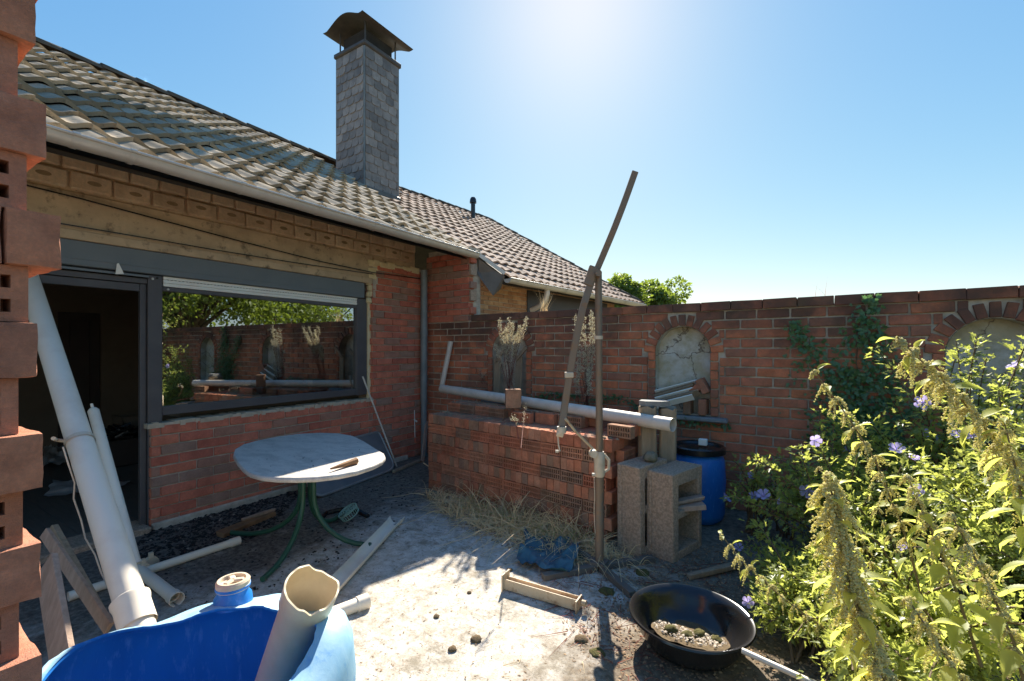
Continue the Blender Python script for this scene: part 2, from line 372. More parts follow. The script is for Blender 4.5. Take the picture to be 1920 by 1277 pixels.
MT['darkdoor'] = m_noise('dark_door', (.035, .028, .024), (.045, .035, .03), 5, .5)
MT['redball'] = m_noise('red_rubber', (.55, .02, .02), (.5, .02, .02), 5, .35)
MT['plaster'] = None
def glass():
    s = NT('window_glass'); s.n.remove(s.b)
    fr = s.new('ShaderNodeFresnel'); fr.inputs[0].default_value = 1.52
    gl = s.new('ShaderNodeBsdfGlossy'); gl.inputs['Roughness'].default_value = .0; gl.inputs[0].default_value = (.95, .97, .96, 1)
    tr = s.new('ShaderNodeBsdfTransparent'); tr.inputs[0].default_value = (.72, .74, .72, 1)
    f = s.math('MULTIPLY_ADD', fr.outputs[0], 1.0, .30)
    mx = s.new('ShaderNodeMixShader'); s.L(f, mx.inputs[0]); s.L(tr.outputs[0], mx.inputs[1]); s.L(gl.outputs[0], mx.inputs[2]); s.L(mx.outputs[0], s.out.inputs[0])
    return s.m
MT['glass'] = glass()
def m_plaster():
    s = NT('niche_plaster'); v = s.pos('world')
    c = s.mix(s.ramp(s.noise(5, 5, .6, v), [(.4, 0), (.62, 1)]), (.47, .40, .26), (.62, .58, .50))
    c = s.mix(s.ramp(s.noise(11, 7, .7, v), [(.5, 0), (.75, .8)]), c, (.30, .25, .15))
    vo = s.new('ShaderNodeTexVoronoi', feature='DISTANCE_TO_EDGE'); vo.inputs['Scale'].default_value = 3.0
    w_ = s.mix(.12, v, s.noise(9, 4, .6, v, 'Color')); s.L(w_, vo.inputs[0])
    c = s.mix(s.ramp(vo.outputs[0], [(0, 1), (.018, 0)]), c, (.14, .10, .07))
    return s.fin(c, .92, s.noise(40, 6, .7, v), .6, .008)
MT['plaster'] = m_plaster()
def m_top():
    s = NT('table_top'); v = s.pos('world')
    c = s.mix(s.ramp(s.noise(220, 3, .8, v), [(.35, 0), (.65, 1)]), (.68, .62, .53), (.50, .45, .38))
    c = s.mix(s.ramp(s.noise(5, 7, .75, s.pos('world', (1, 2.2, 1))), [(.45, 0), (.72, .75)]), c, (.25, .225, .19))
    return s.fin(c, .55, s.noise(180, 4, .7, v), .15, .002)
MT['top'] = m_top()
def m_patio():
    s = NT('patio_concrete'); v = s.pos('world')
    sp = s.new('ShaderNodeSeparateXYZ'); s.L(v, sp.inputs[0]); X, Y = sp.outputs[0], sp.outputs[1]
    fine = s.noise(90, 6, .75, v); mid = s.noise(11, 8, .72, v, dist=.4); big = s.noise(1.7, 6, .62, v)
    c = s.mix(s.ramp(fine, [(.35, 0), (.68, 1)]), (.52, .46, .37), (.38, .33, .265))
    c = s.mix(s.ramp(mid, [(.40, 0), (.60, 1)]), c, (.62, .575, .50))
    c = s.mix(s.ramp(s.noise(26, 7, .78, v), [(.53, 0), (.64, .8)]), c, (.22, .17, .115))
    c = s.mix(s.ramp(s.noise(4.3, 8, .78, v), [(.50, 0), (.62, .75)]), c, (.20, .17, .12))
    c = s.mix(s.ramp(s.noise(55, 4, .8, v), [(.60, 0), (.68, .85)]), c, (.12, .09, .06))
    # grime lying along the house wall and in the planted corner
    g1 = s.math('MULTIPLY_ADD', X, -1.05, -2.85); g1 = s.math('ADD', g1, s.math('MULTIPLY', s.math('SUBTRACT', s.noise(2.6, 8, .72, v), .5), 2.6))
    c = s.mix(s.ramp(g1, [(.1, 0), (.75, .93)]), c, s.mix(s.ramp(s.noise(30, 5, .7, v), [(.4, 0), (.7, 1)]), (.08, .065, .05), (.27, .22, .17)))
    g2 = s.math('ADD', s.math('MULTIPLY_ADD', X, 1.25, 1.75), s.math('MULTIPLY', s.math('SUBTRACT', s.noise(3.0, 8, .72, v), .5), 2.2))
    c = s.mix(s.ramp(g2, [(.35, 0), (.9, .93)]), c, s.mix(s.ramp(s.noise(38, 5, .7, v), [(.4, 0), (.7, 1)]), (.09, .065, .04), (.24, .18, .115)))
    g3 = s.math('ADD', s.math('MULTIPLY_ADD', Y, .95, -2.5), s.math('MULTIPLY', s.math('SUBTRACT', s.noise(3.6, 8, .75, v), .5), 3.2))
    c = s.mix(s.ramp(g3, [(.2, 0), (.9, .75)]), c, s.mix(s.ramp(s.noise(20, 6, .7, v), [(.4, 0), (.65, 1)]), (.11, .10, .07), (.30, .28, .22)))
    return s.fin(c, .9, s.mix(.5, fine, mid), .7, .010, 0, .25)
MT['patio'] = m_patio()
MT['earth'] = m_noise('earth', (.10, .08, .05), (.07, .09, .03), 2, .95)
def mesh_plane(name, x0, y0, x1, y1, z, mat, kind='structure', nx=1, ny=1, rel=0):
    m = MB(); vs = []
    for j in range(ny+1):
        for i in range(nx+1):
            x = x0+(x1-x0)*i/nx; y = y0+(y1-y0)*j/ny; vs.append((x, y, z+(rel*mnoise.noise(Vector((x*1.7, y*1.7, 0))) if rel else 0)))
    m.add(vs, [(j*(nx+1)+i, j*(nx+1)+i+1, (j+1)*(nx+1)+i+1, (j+1)*(nx+1)+i) for j in range(ny) for i in range(nx)], rel > 0)
    o = m.build(name, mat, None, Matrix.Identity(4), 0); o['kind'] = kind; return o

# ------------------------------------------------------------------ the setting
mesh_plane('ground', -400, -400, 400, 400, -.02, MT['earth'])
mesh_plane('patio', -4.62, -3.5, 5.5, 5.2, 0, MT['patio'], nx=80, ny=70, rel=.006)

# ------------------------------------------------------------------ brick meshes
def brick_mesh(L, H, T, mat, jit=.0022, bev=.004):
    m = MB(); m.box((-L/2, -T/2, -H/2), (L/2, T/2, H/2), None, bev, jit); return m.mesh('brick', mat)
def frame(o, xd, zd=Vector((0, 0, 1))):      # local x along xd, local z up, local -y = outward
    x = Vector(xd).normalized(); z = Vector(zd).normalized(); y = z.cross(x)
    return Matrix.Translation(Vector(o)) @ Matrix((x, y, z)).transposed().to_4x4()
BM = {}
def bvar(key, L, H, T, mat, n=5, jit=.0022, bev=.004):
    if key not in BM: BM[key] = [brick_mesh(L, H, T, mat, jit, bev) for _ in range(n)]
    return random.choice(BM[key])
def running(o, xd, a0, a1, z0, z1, pitch, course, T, matkey, off=0.0, proud=.004, holes=None, wob=.003, joint=.011):
    """running-bond bricks on a wall line; a is measured from o along xd"""
    F = frame(o, xd); items = []; row = 0; z = z0
    L = pitch-joint; H = course-joint
    while z < z1-.4*course:
        s_ = a0-((row % 2)*.5+off)*pitch-pitch
        while s_ < a1:
            lo, hi = max(s_, a0), min(s_+L, a1)
            if hi-lo > .03:
                for (b0, b1) in (holes(z+course/2, lo, hi) if holes else [(lo, hi)]):
                    if b1-b0 < .025: continue
                    full = (b1-b0)/L
                    me = bvar((matkey, round(L, 3), round(H, 3)), L, H, T, MT[matkey])
                    M = F @ Matrix.Translation(((b0+b1)/2, T/2-proud-random.uniform(0, wob), z+course/2-.0)) @ Matrix.Rotation(random.uniform(-.006, .006), 4, 'Y') @ Matrix.Diagonal((full, 1, 1, 1))
                    items.append((M, me))
            s_ += pitch
        z += course; row += 1
    return items
UP = Vector((0, 0, 1))

# ------------------------------------------------------------------ HOUSE
house = thing('house', 'low brick house with tiled roof, slated chimney and wide dark window on the left', 'house', (WX, 1.5, 0))
yJ = yX(284); yR = yX(697); yC = GO.y
ZS = 1.5-(797-HV)/FP*(-WX/1.2045)       # sill height
# mortar cores: below window and right of it; x behind face
core = MB()
core.box((WX-.28, yJ+.004, -.05), (WX-.007, yR+.02, ZS-.03)); core.box((WX-.28, yR+.024, -.05), (WX-.007, yC+.25, 2.60))
wall = core.build('wall', MT['mortar'], house)
o0 = Vector((WX, 0, 0)); yd = Vector((0, 1, 0))
def h1(z, lo, hi): return [(lo, hi)]
it = running(o0, yd, yJ, yR, .0, ZS-.02, .272, .0855, .10, 'brick', off=.25)
def ragged(z, lo, hi):
    k = int(z/.0855); e = yR+.012*((k*7) % 5-2)+(.08 if z > 2.15 else 0); lo2 = max(lo, e)
    return [(lo2, hi)] if hi-lo2 > .03 else []
n1 = len(it)
it += running(o0, yd, yR, yC, .0, 2.52, .272, .0855, .10, 'brick', off=.25, wob=.012, holes=ragged)
pieces(it, wall, 'brick', 230, 'brickwork')
# end faces of the sill wall and jamb (headers facing the door)
it = []
for k in range(10):
    me = bvar('hdr', .10, .0745, .1, MT['brick'])
    it.append((frame((WX-.055, yJ+.045, .0855*k+.043), (1, 0, 0)), me))
for k in range(int(ZS/.0855)+1, 27):
    me = bvar('hdr', .10, .0745, .1, MT['brick']); it.append((frame((WX-.058, yR+.052+.012*((k*7) % 5-2)*.5, .0855*k+.043), (1, 0, 0)), me))
pieces(it, wall, 'brick', 40)
# damp course strip at the foot of the wall
m = MB(); m.box((WX-.02, yJ, -.02), (WX+.03, yR+.6, .055), None, .008, .004); m.build('plinth', MT['mortar'], house)
# sill of broken mortar
m = MB(); n = 60
for i in range(n):
    y0 = yJ-.03+(yR-yJ+.05)*i/n; y1 = yJ-.03+(yR-yJ+.05)*(i+1)/n
    m.box((WX-.16, y0, ZS-.03), (WX+.008+random.uniform(-.012, .008), y1, ZS+.012+random.uniform(-.008, .006)))
m.build('sill', MT['mortar_lt'], house)
# window and door frames (recessed)
FX = WX-.055
def ybox(m, u0, u1, z0, z1, x0, x1, x=None, bev=.003):
    m.box((x0, yX(u0, x or FX), z0), (x1, yX(u1, x or FX), z1), None, bev)
zT, zB = 1.985, 1.003
yw0, yw1 = yX(304, FX), yX(668, FX); yf0, yf1 = yX(276, FX), yX(682, FX)
win = MB()
win.box((FX-.05, yw0-.001, zB-.075), (FX+.004, yw1+.001, zB), None, .003)
win.box((FX-.05, yw0-.001, zT), (FX+.004, yw1+.001, zT+.035), None, .003)
win.box((FX-.05, yw1, zB-.08), (FX+.012, yf1+.04, zT+.12), None, .003)
win.box((FX-.06, yf0+.10, zB-.10), (FX+.010, yw0, zT+.12), None, .003)
win.box((FX-.06, yf0, -.0), (FX+.018, yf0+.098, zT+.12), None, .003)
window = win.build('window_frame', MT['anthr'], house)
m = MB(); m.box((FX-.028, yw0-.002, zB-.002), (FX-.022, yw1+.002, zT+.002)); m.build('pane', MT['glass'], window)
m = MB(); m.box((FX+.004, yf0+.02, 1.96), (FX+.014, yf0+.045, 2.06)); m.tube([(FX+.016, yf0+.06, 2.085), (FX+.03, yf0+.06, 2.085)], .008, 8); m.build('shutter_slot', MT['black'], window)
m = MB(); m.tube([(FX, yf0+.03, 2.075), (FX+.026, yf0+.03, 2.075)], .010, 10); m.tube([(FX, yw0+.04, 2.00), (FX+.012, yw0+.04, 2.00)], .009, 10); m.build('screw', MT['zinc'], window)
# inner strip with tile cladding seen at the right of the pane
# roller shutter: box and white end slats
m = MB(); y0, y1 = -2.4, yX(685, WX)
m.box((WX-.20, y0, 2.112), (WX-.012, y1, 2.30), None, .006); m.box((WX-.012, y0, 2.16), (WX-.008, y1, 2.165)); m.box((WX-.03, y0, 2.080), (WX-.02, yf0, 2.097))
rs = m.build('roller_shutter_box', MT['box'], house)
for k in range(3):
    m = MB(); z = zT+.038+k*.029
    m.box((FX-.012, yw0+.006, z), (FX+.010+.002*(k == 0), yw1+.02, z+.027), None, .003)
    m.build('shutter_slat', MT['white'], rs)
m = MB()
for i in range(70): y = yw0+.03+i*(yw1-yw0)/70; m.box((FX+.0095, y, zT+.0935), (FX+.0108, y+.016, zT+.0965))
m.build('slat_perforation', MT['black'], rs)
m = MB(); yy = yX(222, WX+.0); m.add([(WX+.002, yy-.01, 2.16), (WX+.002, yy+.035, 2.085), (WX+.004, yy-.02, 2.075), (WX+.002, yy+.002, 2.165)], [(0, 3, 1), (0, 1, 2)]); m.build('paper_scrap', MT['white'], rs)
# door opening: head, sliding door stile, threshold
m = MB(); m.box((FX-.05, -2.4, 2.03), (FX+.004, yf0-.002, 2.073), None, .003); m.box((FX-.05, yf0-.045, 0.03), (FX-.01, yf0-.004, 2.028), None, .003); m.box((FX-.05, -1.3, .03), (FX-.01, -1.25, 2.028))
m.box((FX-.04, -2.4, 1.965), (FX-.012, yf0-.047, 2.026), None, .003)
m.build('door_frame', MT['anthr'], house)
m = MB(); m.box((WX-.25, -2.4, -.04), (WX+.06, yJ-.02, .045), None, .01, .004); m.build('threshold', MT['conc'], house)
# lintel and ochre block band
m = MB(); m.box((WX-.20, -2.4, 2.302), (WX-.002, yX(700), 2.655), None, .01); m.box((WX-.002, -2.4, 2.302), (WX+.008, yX(697), 2.37), None, .004)
m.build('lintel', MT['render'], house)
m = MB(); m.box((WX-.20, -2.4, 2.657), (WX-.014, 4.62, 3.13)); m.box((WX-.20, yX(702), 2.52), (WX-.014, 4.62, 2.656)); band = m.build('block_band', MT['render'], house)
it = []; items2 = []
bm1 = [brick_mesh(.235, .128, .06, MT['block'], .005, .010) for _ in range(5)]
bm2 = [brick_mesh(.185, .115, .06, MT['block'], .004, .010) for _ in range(5)]
y = -2.3; k = 0
while y < 4.55:
    it.append((frame((WX+.018, y, 2.735), yd) @ Matrix.Translation((0, .03, 0)) @ Matrix.Rotation(random.uniform(-.012, .012), 4, 'Y'), random.choice(bm1)))
    q = MB()
    yy = y+random.uniform(-.02, .02); zz = 2.735+random.uniform(-.015, .015)
    nseg = 16; vs = []; ring = []
    for s_ in (1.0, .72):
        for i in range(nseg): an = 2*math.pi*i/nseg; vs.append((WX+.021, yy+.042*s_*math.cos(an), zz+.017*s_*math.sin(an)))
    q.add(vs, [(i, (i+1) % nseg, nseg+(i+1) % nseg, nseg+i) for i in range(nseg)]); q.add([(v[0]-.0005, v[1], v[2]) for v in vs[nseg:]], [tuple(range(nseg))])
    items2.append(q); y += .25
y = -2.25
while y < 4.55:
    it.append((frame((WX+.018, y, 2.872), yd) @ Matrix.Translation((0, .03, 0)), random.choice(bm2))); y += .199
y = -2.2
while y < 4.55:
    it.append((frame((WX+.018, y, 3.0), yd) @ Matrix.Translation((0, .03, 0)), random.choice(bm2))); y += .199
y = yX(702)+.1
pieces(it, band, 'block', 90, 'blockwork')
m = MB()
for q in items2: m.add(q.v, q.f)
m.build('oval_stamp', MT['blockmark'], band)
# yellowed foam around window head
m = MB(); ys = [yX(u) for u in (690, 700, 712, 725, 740, 755, 770, 786)]
for i in range(len(ys)-1): m.box((WX-.02, ys[i], 2.545+random.uniform(-.02, .0)), (WX+.012+random.uniform(-.004, .008), ys[i+1]-.002, 2.60+random.uniform(-.012, .02)), None, .008, .004)
for i in range(7): m.box((WX-.05, yR-.05+random.uniform(-.01, .01), 2.06+i*.075), (WX+.004+random.uniform(-.01, .006), yR+.012+.02*i*(i > 3), 2.06+i*.075+.07), None, .01, .006)
m.box((WX-.06, yf1+.042, ZS), (WX-.03, yR+.01, 2.1))
m.build('filler_foam', MT['foam'], house)
# cables drooping under the band
m = MB()
def cab(pts, r=.006):
    a = [onX(u, v, WX+.03) for u, v in pts]; m.tube(a, r, 6)
cab([(40, 345), (150, 372), (300, 412), (450, 452), (600, 490), (700, 511), (790, 523)]); cab([(90, 415), (250, 442), (400, 468), (550, 492), (700, 514)], .005)
m.build('cable', MT['black'], house)
# pier standing in the garden wall's plane up to the gutter
m = MB(); M_ = frame(GO, GD)
m.box((.02, .0, -.05), (.775, .24, 2.86), M_); pier = m.build('pier', MT['mortar'], house)
def pierh(z, lo, hi): return [(lo, hi)]
it = running(GO, GD, 0.0, .79, 1.855, 2.80, .272, .0855, .10, 'brick', off=.1, wob=.018, proud=.012)
pieces(it, pier, 'brick', 60)
for k in range(5): m = MB(); z = 1.96+k*.17; m.box((.792, -.02, z), (.83, .10, z+.085+.06*(k % 2)), M_, .004, .004); m.build('quoin', MT['conc'] if k % 2 else MT['brick'], pier)
# zinc downpipe in the corner
m = MB(); a = onX(795, 500, WX+.09); b = onX(793, 875, WX+.09)
m.tube([(a.x, a.y, 2.58), (a.x, a.y, 1.7), (a.x+.005, a.y-.01, 1.1), (a.x+.005, a.y-.01, .75)], .048, 16); m.tube([(a.x+.005, a.y-.01, .76), (a.x+.005, a.y-.01, -.0)], .042, 16)
m.tube([(a.x, a.y, 1.74), (a.x, a.y, 1.68)], .053, 16); m.build('downpipe', MT['zinc_d'], house)

# ---- roof
TAU = .589; EX = -3.74; EZ = 2.775; RX = -7.69; RZ = EZ+(EX-RX)*TAU; ph = math.atan(TAU)
def roofz(x): return EZ+(EX-x)*TAU
m = MB()
m.add([(EX-.02, -3, roofz(EX)-.14), (EX-.02, 4.98, roofz(EX)-.09), (RX, 4.98, RZ-.09), (RX, -3, RZ-.09), (EX-.02, -3, roofz(EX)-.085), (EX-.02, 4.98, roofz(EX)-.085), (RX, 4.98, RZ-.085), (RX, -3, RZ-.085),
       (RX-4, -3, RZ-.05-4*TAU), (RX-4, 6, RZ-.05-4*TAU), (RX, 6, RZ-.085), (-6.9, 4.98, roofz(-6.9)-.05), (RX, 6.0, RZ-.085)],
      [(0, 1, 2, 3), (4, 5, 6, 7), (0, 1, 5, 4), (7, 8, 9, 10)])
roof = m.build('roof', MT['under'], house)
def tile_mesh(w_, l_, mat, amp, th=.016, n=9, lift=.03):
    """x along eave, y up the slope, z out of the roof. The lower (exposed) edge sits raised on the row below"""
    m = MB(); top = []; bot = []
    for j, yv in enumerate((-l_*.5, l_*.5)):
        for i in range(n+1):
            s_ = i/n; x = (s_-.5)*w_*1.02; z = amp*math.cos(2*math.pi*s_)+ (lift if j == 0 else 0)
            top.append((x, yv, z)); bot.append((x, yv, z-th))
    N = n+1; vs = top+bot; fs = []
    for i in range(n):
        fs.append((i, i+1, N+i+1, N+i)); fs.append((2*N+i, 2*N+i+1, i+1, i))
    m.add(vs, fs[0::2], True); m.add([vs[k] for k in range(len(vs))], fs[1::2], False)
    m.add([top[0], top[N], bot[N], bot[0]], [(0, 1, 2, 3)]); m.add([top[n], bot[n], bot[N+n], top[N+n]], [(0, 1, 2, 3)])
    return m.mesh('roof_tile', mat)
tm = [tile_mesh(.217, .37, MT['tile'], .021, .034, 9, .048) for _ in range(2)]
RF = lambda x, y, yaw=0: Matrix.Translation((x, y, roofz(x))) @ Matrix.Rotation(yaw, 4, 'Z') @ Matrix((Vector((0, 1, 0)), Vector((-math.cos(ph), 0, math.sin(ph))), Vector((math.sin(ph), 0, math.cos(ph))))).transposed().to_4x4()
CH = (-7.16, -6.42, 5.33, 6.11)       # chimney plan x0,x1,y0,y1
it = []; ex = .325*math.cos(ph); r = 0
x = EX-.14
while x > RX-.1:
    y = -1.0
    while y < 5.0:
        J = Matrix.Translation((0, 0, random.uniform(-.004, .006))) @ Matrix.Translation((random.uniform(-.004, .004), random.uniform(-.012, .010), 0)) @ Matrix.Rotation(random.uniform(-.016, .016), 4, 'X') @ Matrix.Rotation(random.uniform(-.016, .016), 4, 'Z')
        it.append((RF(x, y) @ J, tm[0])); y += .217
    x -= ex; r += 1
pieces(it, roof, 'roof_tile', 300, 'roof_tiling')
m0 = MB(); n = 8
vs = []
for yv, rr in ((-.2, .12), (.2, .105)):
    for th_ in (0, .016):
        for i in range(n+1): an = math.pi*i/n; vs.append(((rr-th_)*math.cos(an), yv, (rr-th_)*.8*math.sin(an)))
N = n+1
m0.add(vs, [(i, i+1, 2*N+i+1, 2*N+i) for i in range(n)]+[(i, N+i, N+i+1, i+1) for i in range(n)], True)
rt = m0.mesh('ridge_tile', MT['tile_d'])
y = -1
while y < 6.3:
    setp(link(bpy.data.objects.new('ridge_tile', rt)), roof, Matrix.Translation((RX, y, RZ-.0+random.uniform(-.006, .006))) @ Matrix.Rotation(random.uniform(-.02, .02), 4, 'X')); y += .37
# gutter (half round) with brackets
def gutter(name, p0, p1, r, parent, mat, brn, inward=(-1, 0, 0)):
    d = (Vector(p1)-Vector(p0)); L = d.length; d.normalize(); side = Vector(inward); side = (side-d*side.dot(d)).normalized(); m = MB()
    prof = []; n = 12
    for i in range(n+1):
        an = math.pi*i/n; prof.append((-math.cos(an)*r, -math.sin(an)*r*.95))
    prof = [(-r-.0, .0)]+prof[1:]+[]
    bead = [(-r-.012*math.cos(a)+.0, .012*math.sin(a)) for a in (0, 1.2, 2.4, 3.6)]
    inner = [(a*.94, b*.94+.002) for a, b in reversed(prof)]
    pr = prof+inner; k = len(pr); vs = []
    nseg = 24
    for s_ in range(nseg+1):
        c = Vector(p0)+d*(L*s_/nseg)+UP*(.003*math.sin(s_*2.1))
        vs += [c+side*(a)+UP*b for a, b in pr]
    m.add(vs, [(s_*k+i, s_*k+(i+1) % k, (s_+1)*k+(i+1) % k, (s_+1)*k+i) for s_ in range(nseg) for i in range(k)], True)
    # front bead
    m.tube([Vector(p0)-side*(r+.002)+UP*.004, Vector(p1)-side*(r+.002)+UP*.004], .011, 8)
    for c in (Vector(p0), Vector(p1)): m.add([c+side*a+UP*b for a, b in prof], [tuple(range(len(prof)))])
    g = m.build(name, mat, parent)
    for b in brn:
        q = MB(); c = Vector(p0)+d*b; vs = []
        for s_ in (-.014, .014):
            for i in range(n+1):
                an = math.pi*i/n; vs.append(c+d*s_+side*(-math.cos(an)*(r+.004))+UP*(-math.sin(an)*(r*.95+.004)))
        q.add(vs, [(i, i+1, n+2+i, n+1+i) for i in range(n)], True); q.tube([c-side*(r+.004)+UP*.006-d*.016, c-side*(r+.004)+UP*.006+d*.016], .014, 8)
        q.build('gutter_bracket', mat, g)
    return g
gy = [yX(u, EX+.10) for u in (140, 247, 453, 598, 703, 786, 858)]
gutter('gutter', (EX+.07, -3, EZ-.02), (EX+.07, 4.90, EZ-.02), .062, house, MT['zinc'], [y_+3 for y_ in gy])
# ---- chimney
x0, x1, y0, y1 = CH; zt = 6.78
m = MB(); m.box((x0+.012, y0+.012, 3.6), (x1-.012, y1-.012, zt), None); chim = m.build('chimney', MT['under'], house)
def slate_mesh(w_, h_):
    m = MB(); c = .35*w_
    pts = [(-w_/2, h_/2), (-w_/2, -h_/2+.01), (-w_/2+.012, -h_/2), (w_/2-c, -h_/2), (w_/2-.3*c, -h_/2+.25*c), (w_/2, -h_/2+c), (w_/2, h_/2)]
    m.prism([(a, b) for a, b in pts], 0, .012); me = m.mesh('slate', MT['slate'])
    return me
nr = 17; nc = 4
sw = (y1-y0)/nc; sh = .185; smesh = slate_mesh(sw*1.12, sh*1.42)
it = []
for face in (0, 1):
    W_ = (y1-y0) if face == 0 else (x1-x0); F = frame((x1, y0, 0), (0, 1, 0)) if face == 0 else frame((x0, y0, 0), (1, 0, 0)); sw_ = W_/nc
    for r in range(24):
        z = zt-.07-r*sh*.82; sh_ = (.0, .38, .7)[r % 3]*sw_
        for c in range(-1, nc+1):
            l_, h_ = max(.004, c*sw_+sh_), min(W_-.004, (c+1)*sw_+sh_)
            if h_-l_ < .02: continue
            if z < roofz(x1 if face == 0 else x0+h_)-.12: continue
            M = F @ Matrix.Translation(((l_+h_)/2, -.012, z)) @ Matrix.Rotation(math.pi/2, 4, 'X') @ Matrix.Rotation(-.075+random.uniform(-.01, .012), 4, 'X') @ Matrix.Rotation(random.uniform(-.025, .025), 4, 'Z') @ Matrix.Diagonal(((h_-l_)/(sw*1.12)*.97, 1, 1, 1))
            it.append((M, smesh))
pieces(it, chim, 'slate', 290, 'slating')
m = MB()
for (cx, cy) in ((x1, y0), (x1, y1), (x0, y0)): m.box((cx-.02, cy-.02, roofz(cx)-.25), (cx+.016, cy+.016, zt), None, .004)
m.build('corner_trim', MT['zinc_d'], chim)
m = MB(); m.box((x1-.02, y0-.02, roofz(x1)-.16), (x1+.06, y1+.02, roofz(x1)-.02), None, .01); m.build('lead_flashing', MT['lead'], chim)
m = MB(); m.box((x0-.05, y0-.05, zt), (x1+.05, y1+.05, zt+.09), None, .02, .004); m.build('cap_slab', MT['cowl'], chim)
m = MB(); nx = 20; X0, X1, Y0, Y1 = -7.34, -6.27, 5.16, 6.36; vs = []
for j, yv in enumerate((Y0, Y1)):
    for i in range(nx+1):
        s_ = -1+2*i/nx; z = 7.20+.17*(.5+.5*math.cos(math.pi*s_))**.8+.05*max(0, abs(s_)-.8)*3
        vs.append((X0+(X1-X0)*(i/nx), yv, z))
k = nx+1
m.add(vs+[(a, b, c-.008) for a, b, c in vs], [(i, i+1, k+i+1, k+i) for i in range(nx)]+[(2*k+i+1, 2*k+i, 3*k+i, 3*k+i+1) for i in range(nx)]+[(i, 2*k+i, 2*k+i+1, i+1) for i in range(nx)]+[(k+i+1, 3*k+i+1, 3*k+i, k+i) for i in range(nx)], True)
m.build('cowl', MT['cowl'], chim)
m = MB(); m.box((x0+.07, y0+.07, zt+.088), (x1-.07, y1-.07, 7.16), None, .02); m.build('flue', MT['under'], chim)
m = MB()
for cx in (x0+.03, x1-.03):
    for cy in (y0+.04, y1-.04): m.tube([(cx, cy, zt+.08), (cx, cy, 7.27)], .014, 8)
m.build('cowl_rod', MT['cowl'], chim)
# ---- room behind the glass
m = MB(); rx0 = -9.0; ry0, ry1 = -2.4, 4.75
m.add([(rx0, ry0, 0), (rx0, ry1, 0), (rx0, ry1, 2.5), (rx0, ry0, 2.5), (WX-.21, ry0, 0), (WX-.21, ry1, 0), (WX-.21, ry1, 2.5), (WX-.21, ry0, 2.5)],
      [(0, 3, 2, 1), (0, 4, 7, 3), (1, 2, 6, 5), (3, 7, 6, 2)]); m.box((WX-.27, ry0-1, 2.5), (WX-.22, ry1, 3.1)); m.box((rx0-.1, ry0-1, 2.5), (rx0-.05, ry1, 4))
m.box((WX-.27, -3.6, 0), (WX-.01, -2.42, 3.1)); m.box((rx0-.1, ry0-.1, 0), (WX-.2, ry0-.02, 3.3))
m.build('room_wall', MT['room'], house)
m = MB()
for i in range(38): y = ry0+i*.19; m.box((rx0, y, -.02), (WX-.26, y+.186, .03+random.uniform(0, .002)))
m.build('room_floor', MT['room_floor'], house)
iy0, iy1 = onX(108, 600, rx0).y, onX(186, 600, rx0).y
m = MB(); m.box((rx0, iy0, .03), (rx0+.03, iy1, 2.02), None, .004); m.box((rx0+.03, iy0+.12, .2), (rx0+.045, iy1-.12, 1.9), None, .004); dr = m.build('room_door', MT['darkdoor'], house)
m = MB(); m.tube([(rx0+.05, iy1-.45, 1.02), (rx0+.10, iy1-.45, 1.02), (rx0+.10, iy1-.32, 1.02)], .01, 8); m.build('door_handle', MT['zinc'], dr)
# low stone-clad partition seen through the glass at the right
m = MB(); m.box((-6.6, 4.25, .03), (-6.3, 4.70, 2.4)); m.build('partition', MT['render'], house)
def crate(lo, hi, label, cat, mat):
    m = MB(); (a, b, c), (d, e, f) = lo, hi; t = .012
    m.box((a, b, c), (d, e, c+t)); m.box((a, b, c), (a+t, e, f)); m.box((d-t, b, c), (d, e, f)); m.box((a, b, c), (d, b+t, f)); m.box((a, e-t, c), (d, e, f)); m.box((a-.01, b-.01, f-.03), (a+.0, e+.01, f)); m.box((d, b-.01, f-.03), (d+.01, e+.01, f))
    return tag(m.build(cat, mat), label, cat)
p = onX(228, 790, -7.2); crate((-7.5, p.y-.25, .03), (-7.1, p.y+.3, .36), 'dark open crate on the room floor behind the doorway', 'crate', MT['darkdoor'])
crate((-8.2, p.y+.2, .03), (-7.8, p.y+.8, .55), 'pale cardboard box by the back wall of the dim room', 'box', MT['room'])
m = MB()
for i in range(26):
    c = Vector((-7.3+random.uniform(-.14, .14), p.y+.05+random.uniform(-.2, .2), .36+random.uniform(0, .1))); m.tube([c, c+Vector((random.uniform(-.1, .1), random.uniform(-.1, .1), random.uniform(-.02, .1))), c+Vector((random.uniform(-.15, .15), random.uniform(-.15, .15), random.uniform(-.05, .06)))], .018, 5)
tag(m.build('cable_tangle', MT['black']), 'tangle of black cables piled in the dark crate', 'cables')
def rumple(name, corners, z, mat, label, cat, n=14, amp=.03, seed=0):
    m = MB(); a, b, c, d = [Vector(q) for q in corners]; vs = []
    for j in range(n+1):
        for i in range(n+1):
            s_, t_ = i/n, j/n; p_ = (a*(1-s_)+b*s_)*(1-t_)+(d*(1-s_)+c*s_)*t_
            e = .045*mnoise.noise(Vector((p_.x*6+seed, p_.y*6, 3))); p_ = p_+Vector((e, e*.7, 0))
            vs.append((p_.x, p_.y, z+amp*(.15+1.5*abs(mnoise.noise(Vector((p_.x*7+seed, p_.y*7, 1))))+.45*abs(mnoise.noise(Vector((p_.x*15+seed, p_.y*15, 1)))))))
    m.add(vs, [(j*(n+1)+i, j*(n+1)+i+1, (j+1)*(n+1)+i+1, (j+1)*(n+1)+i) for j in range(n) for i in range(n)], True)
    return tag(m.build(name, mat), label, cat)
rumple('plastic_sheet', [G(80, 935, .03), G(215, 925, .03), G(240, 905, .03), G(100, 905, .03)], .035, MT['sheet'], 'thin torn white sheet lying flat on the dark room floor', 'sheet', seed=3)
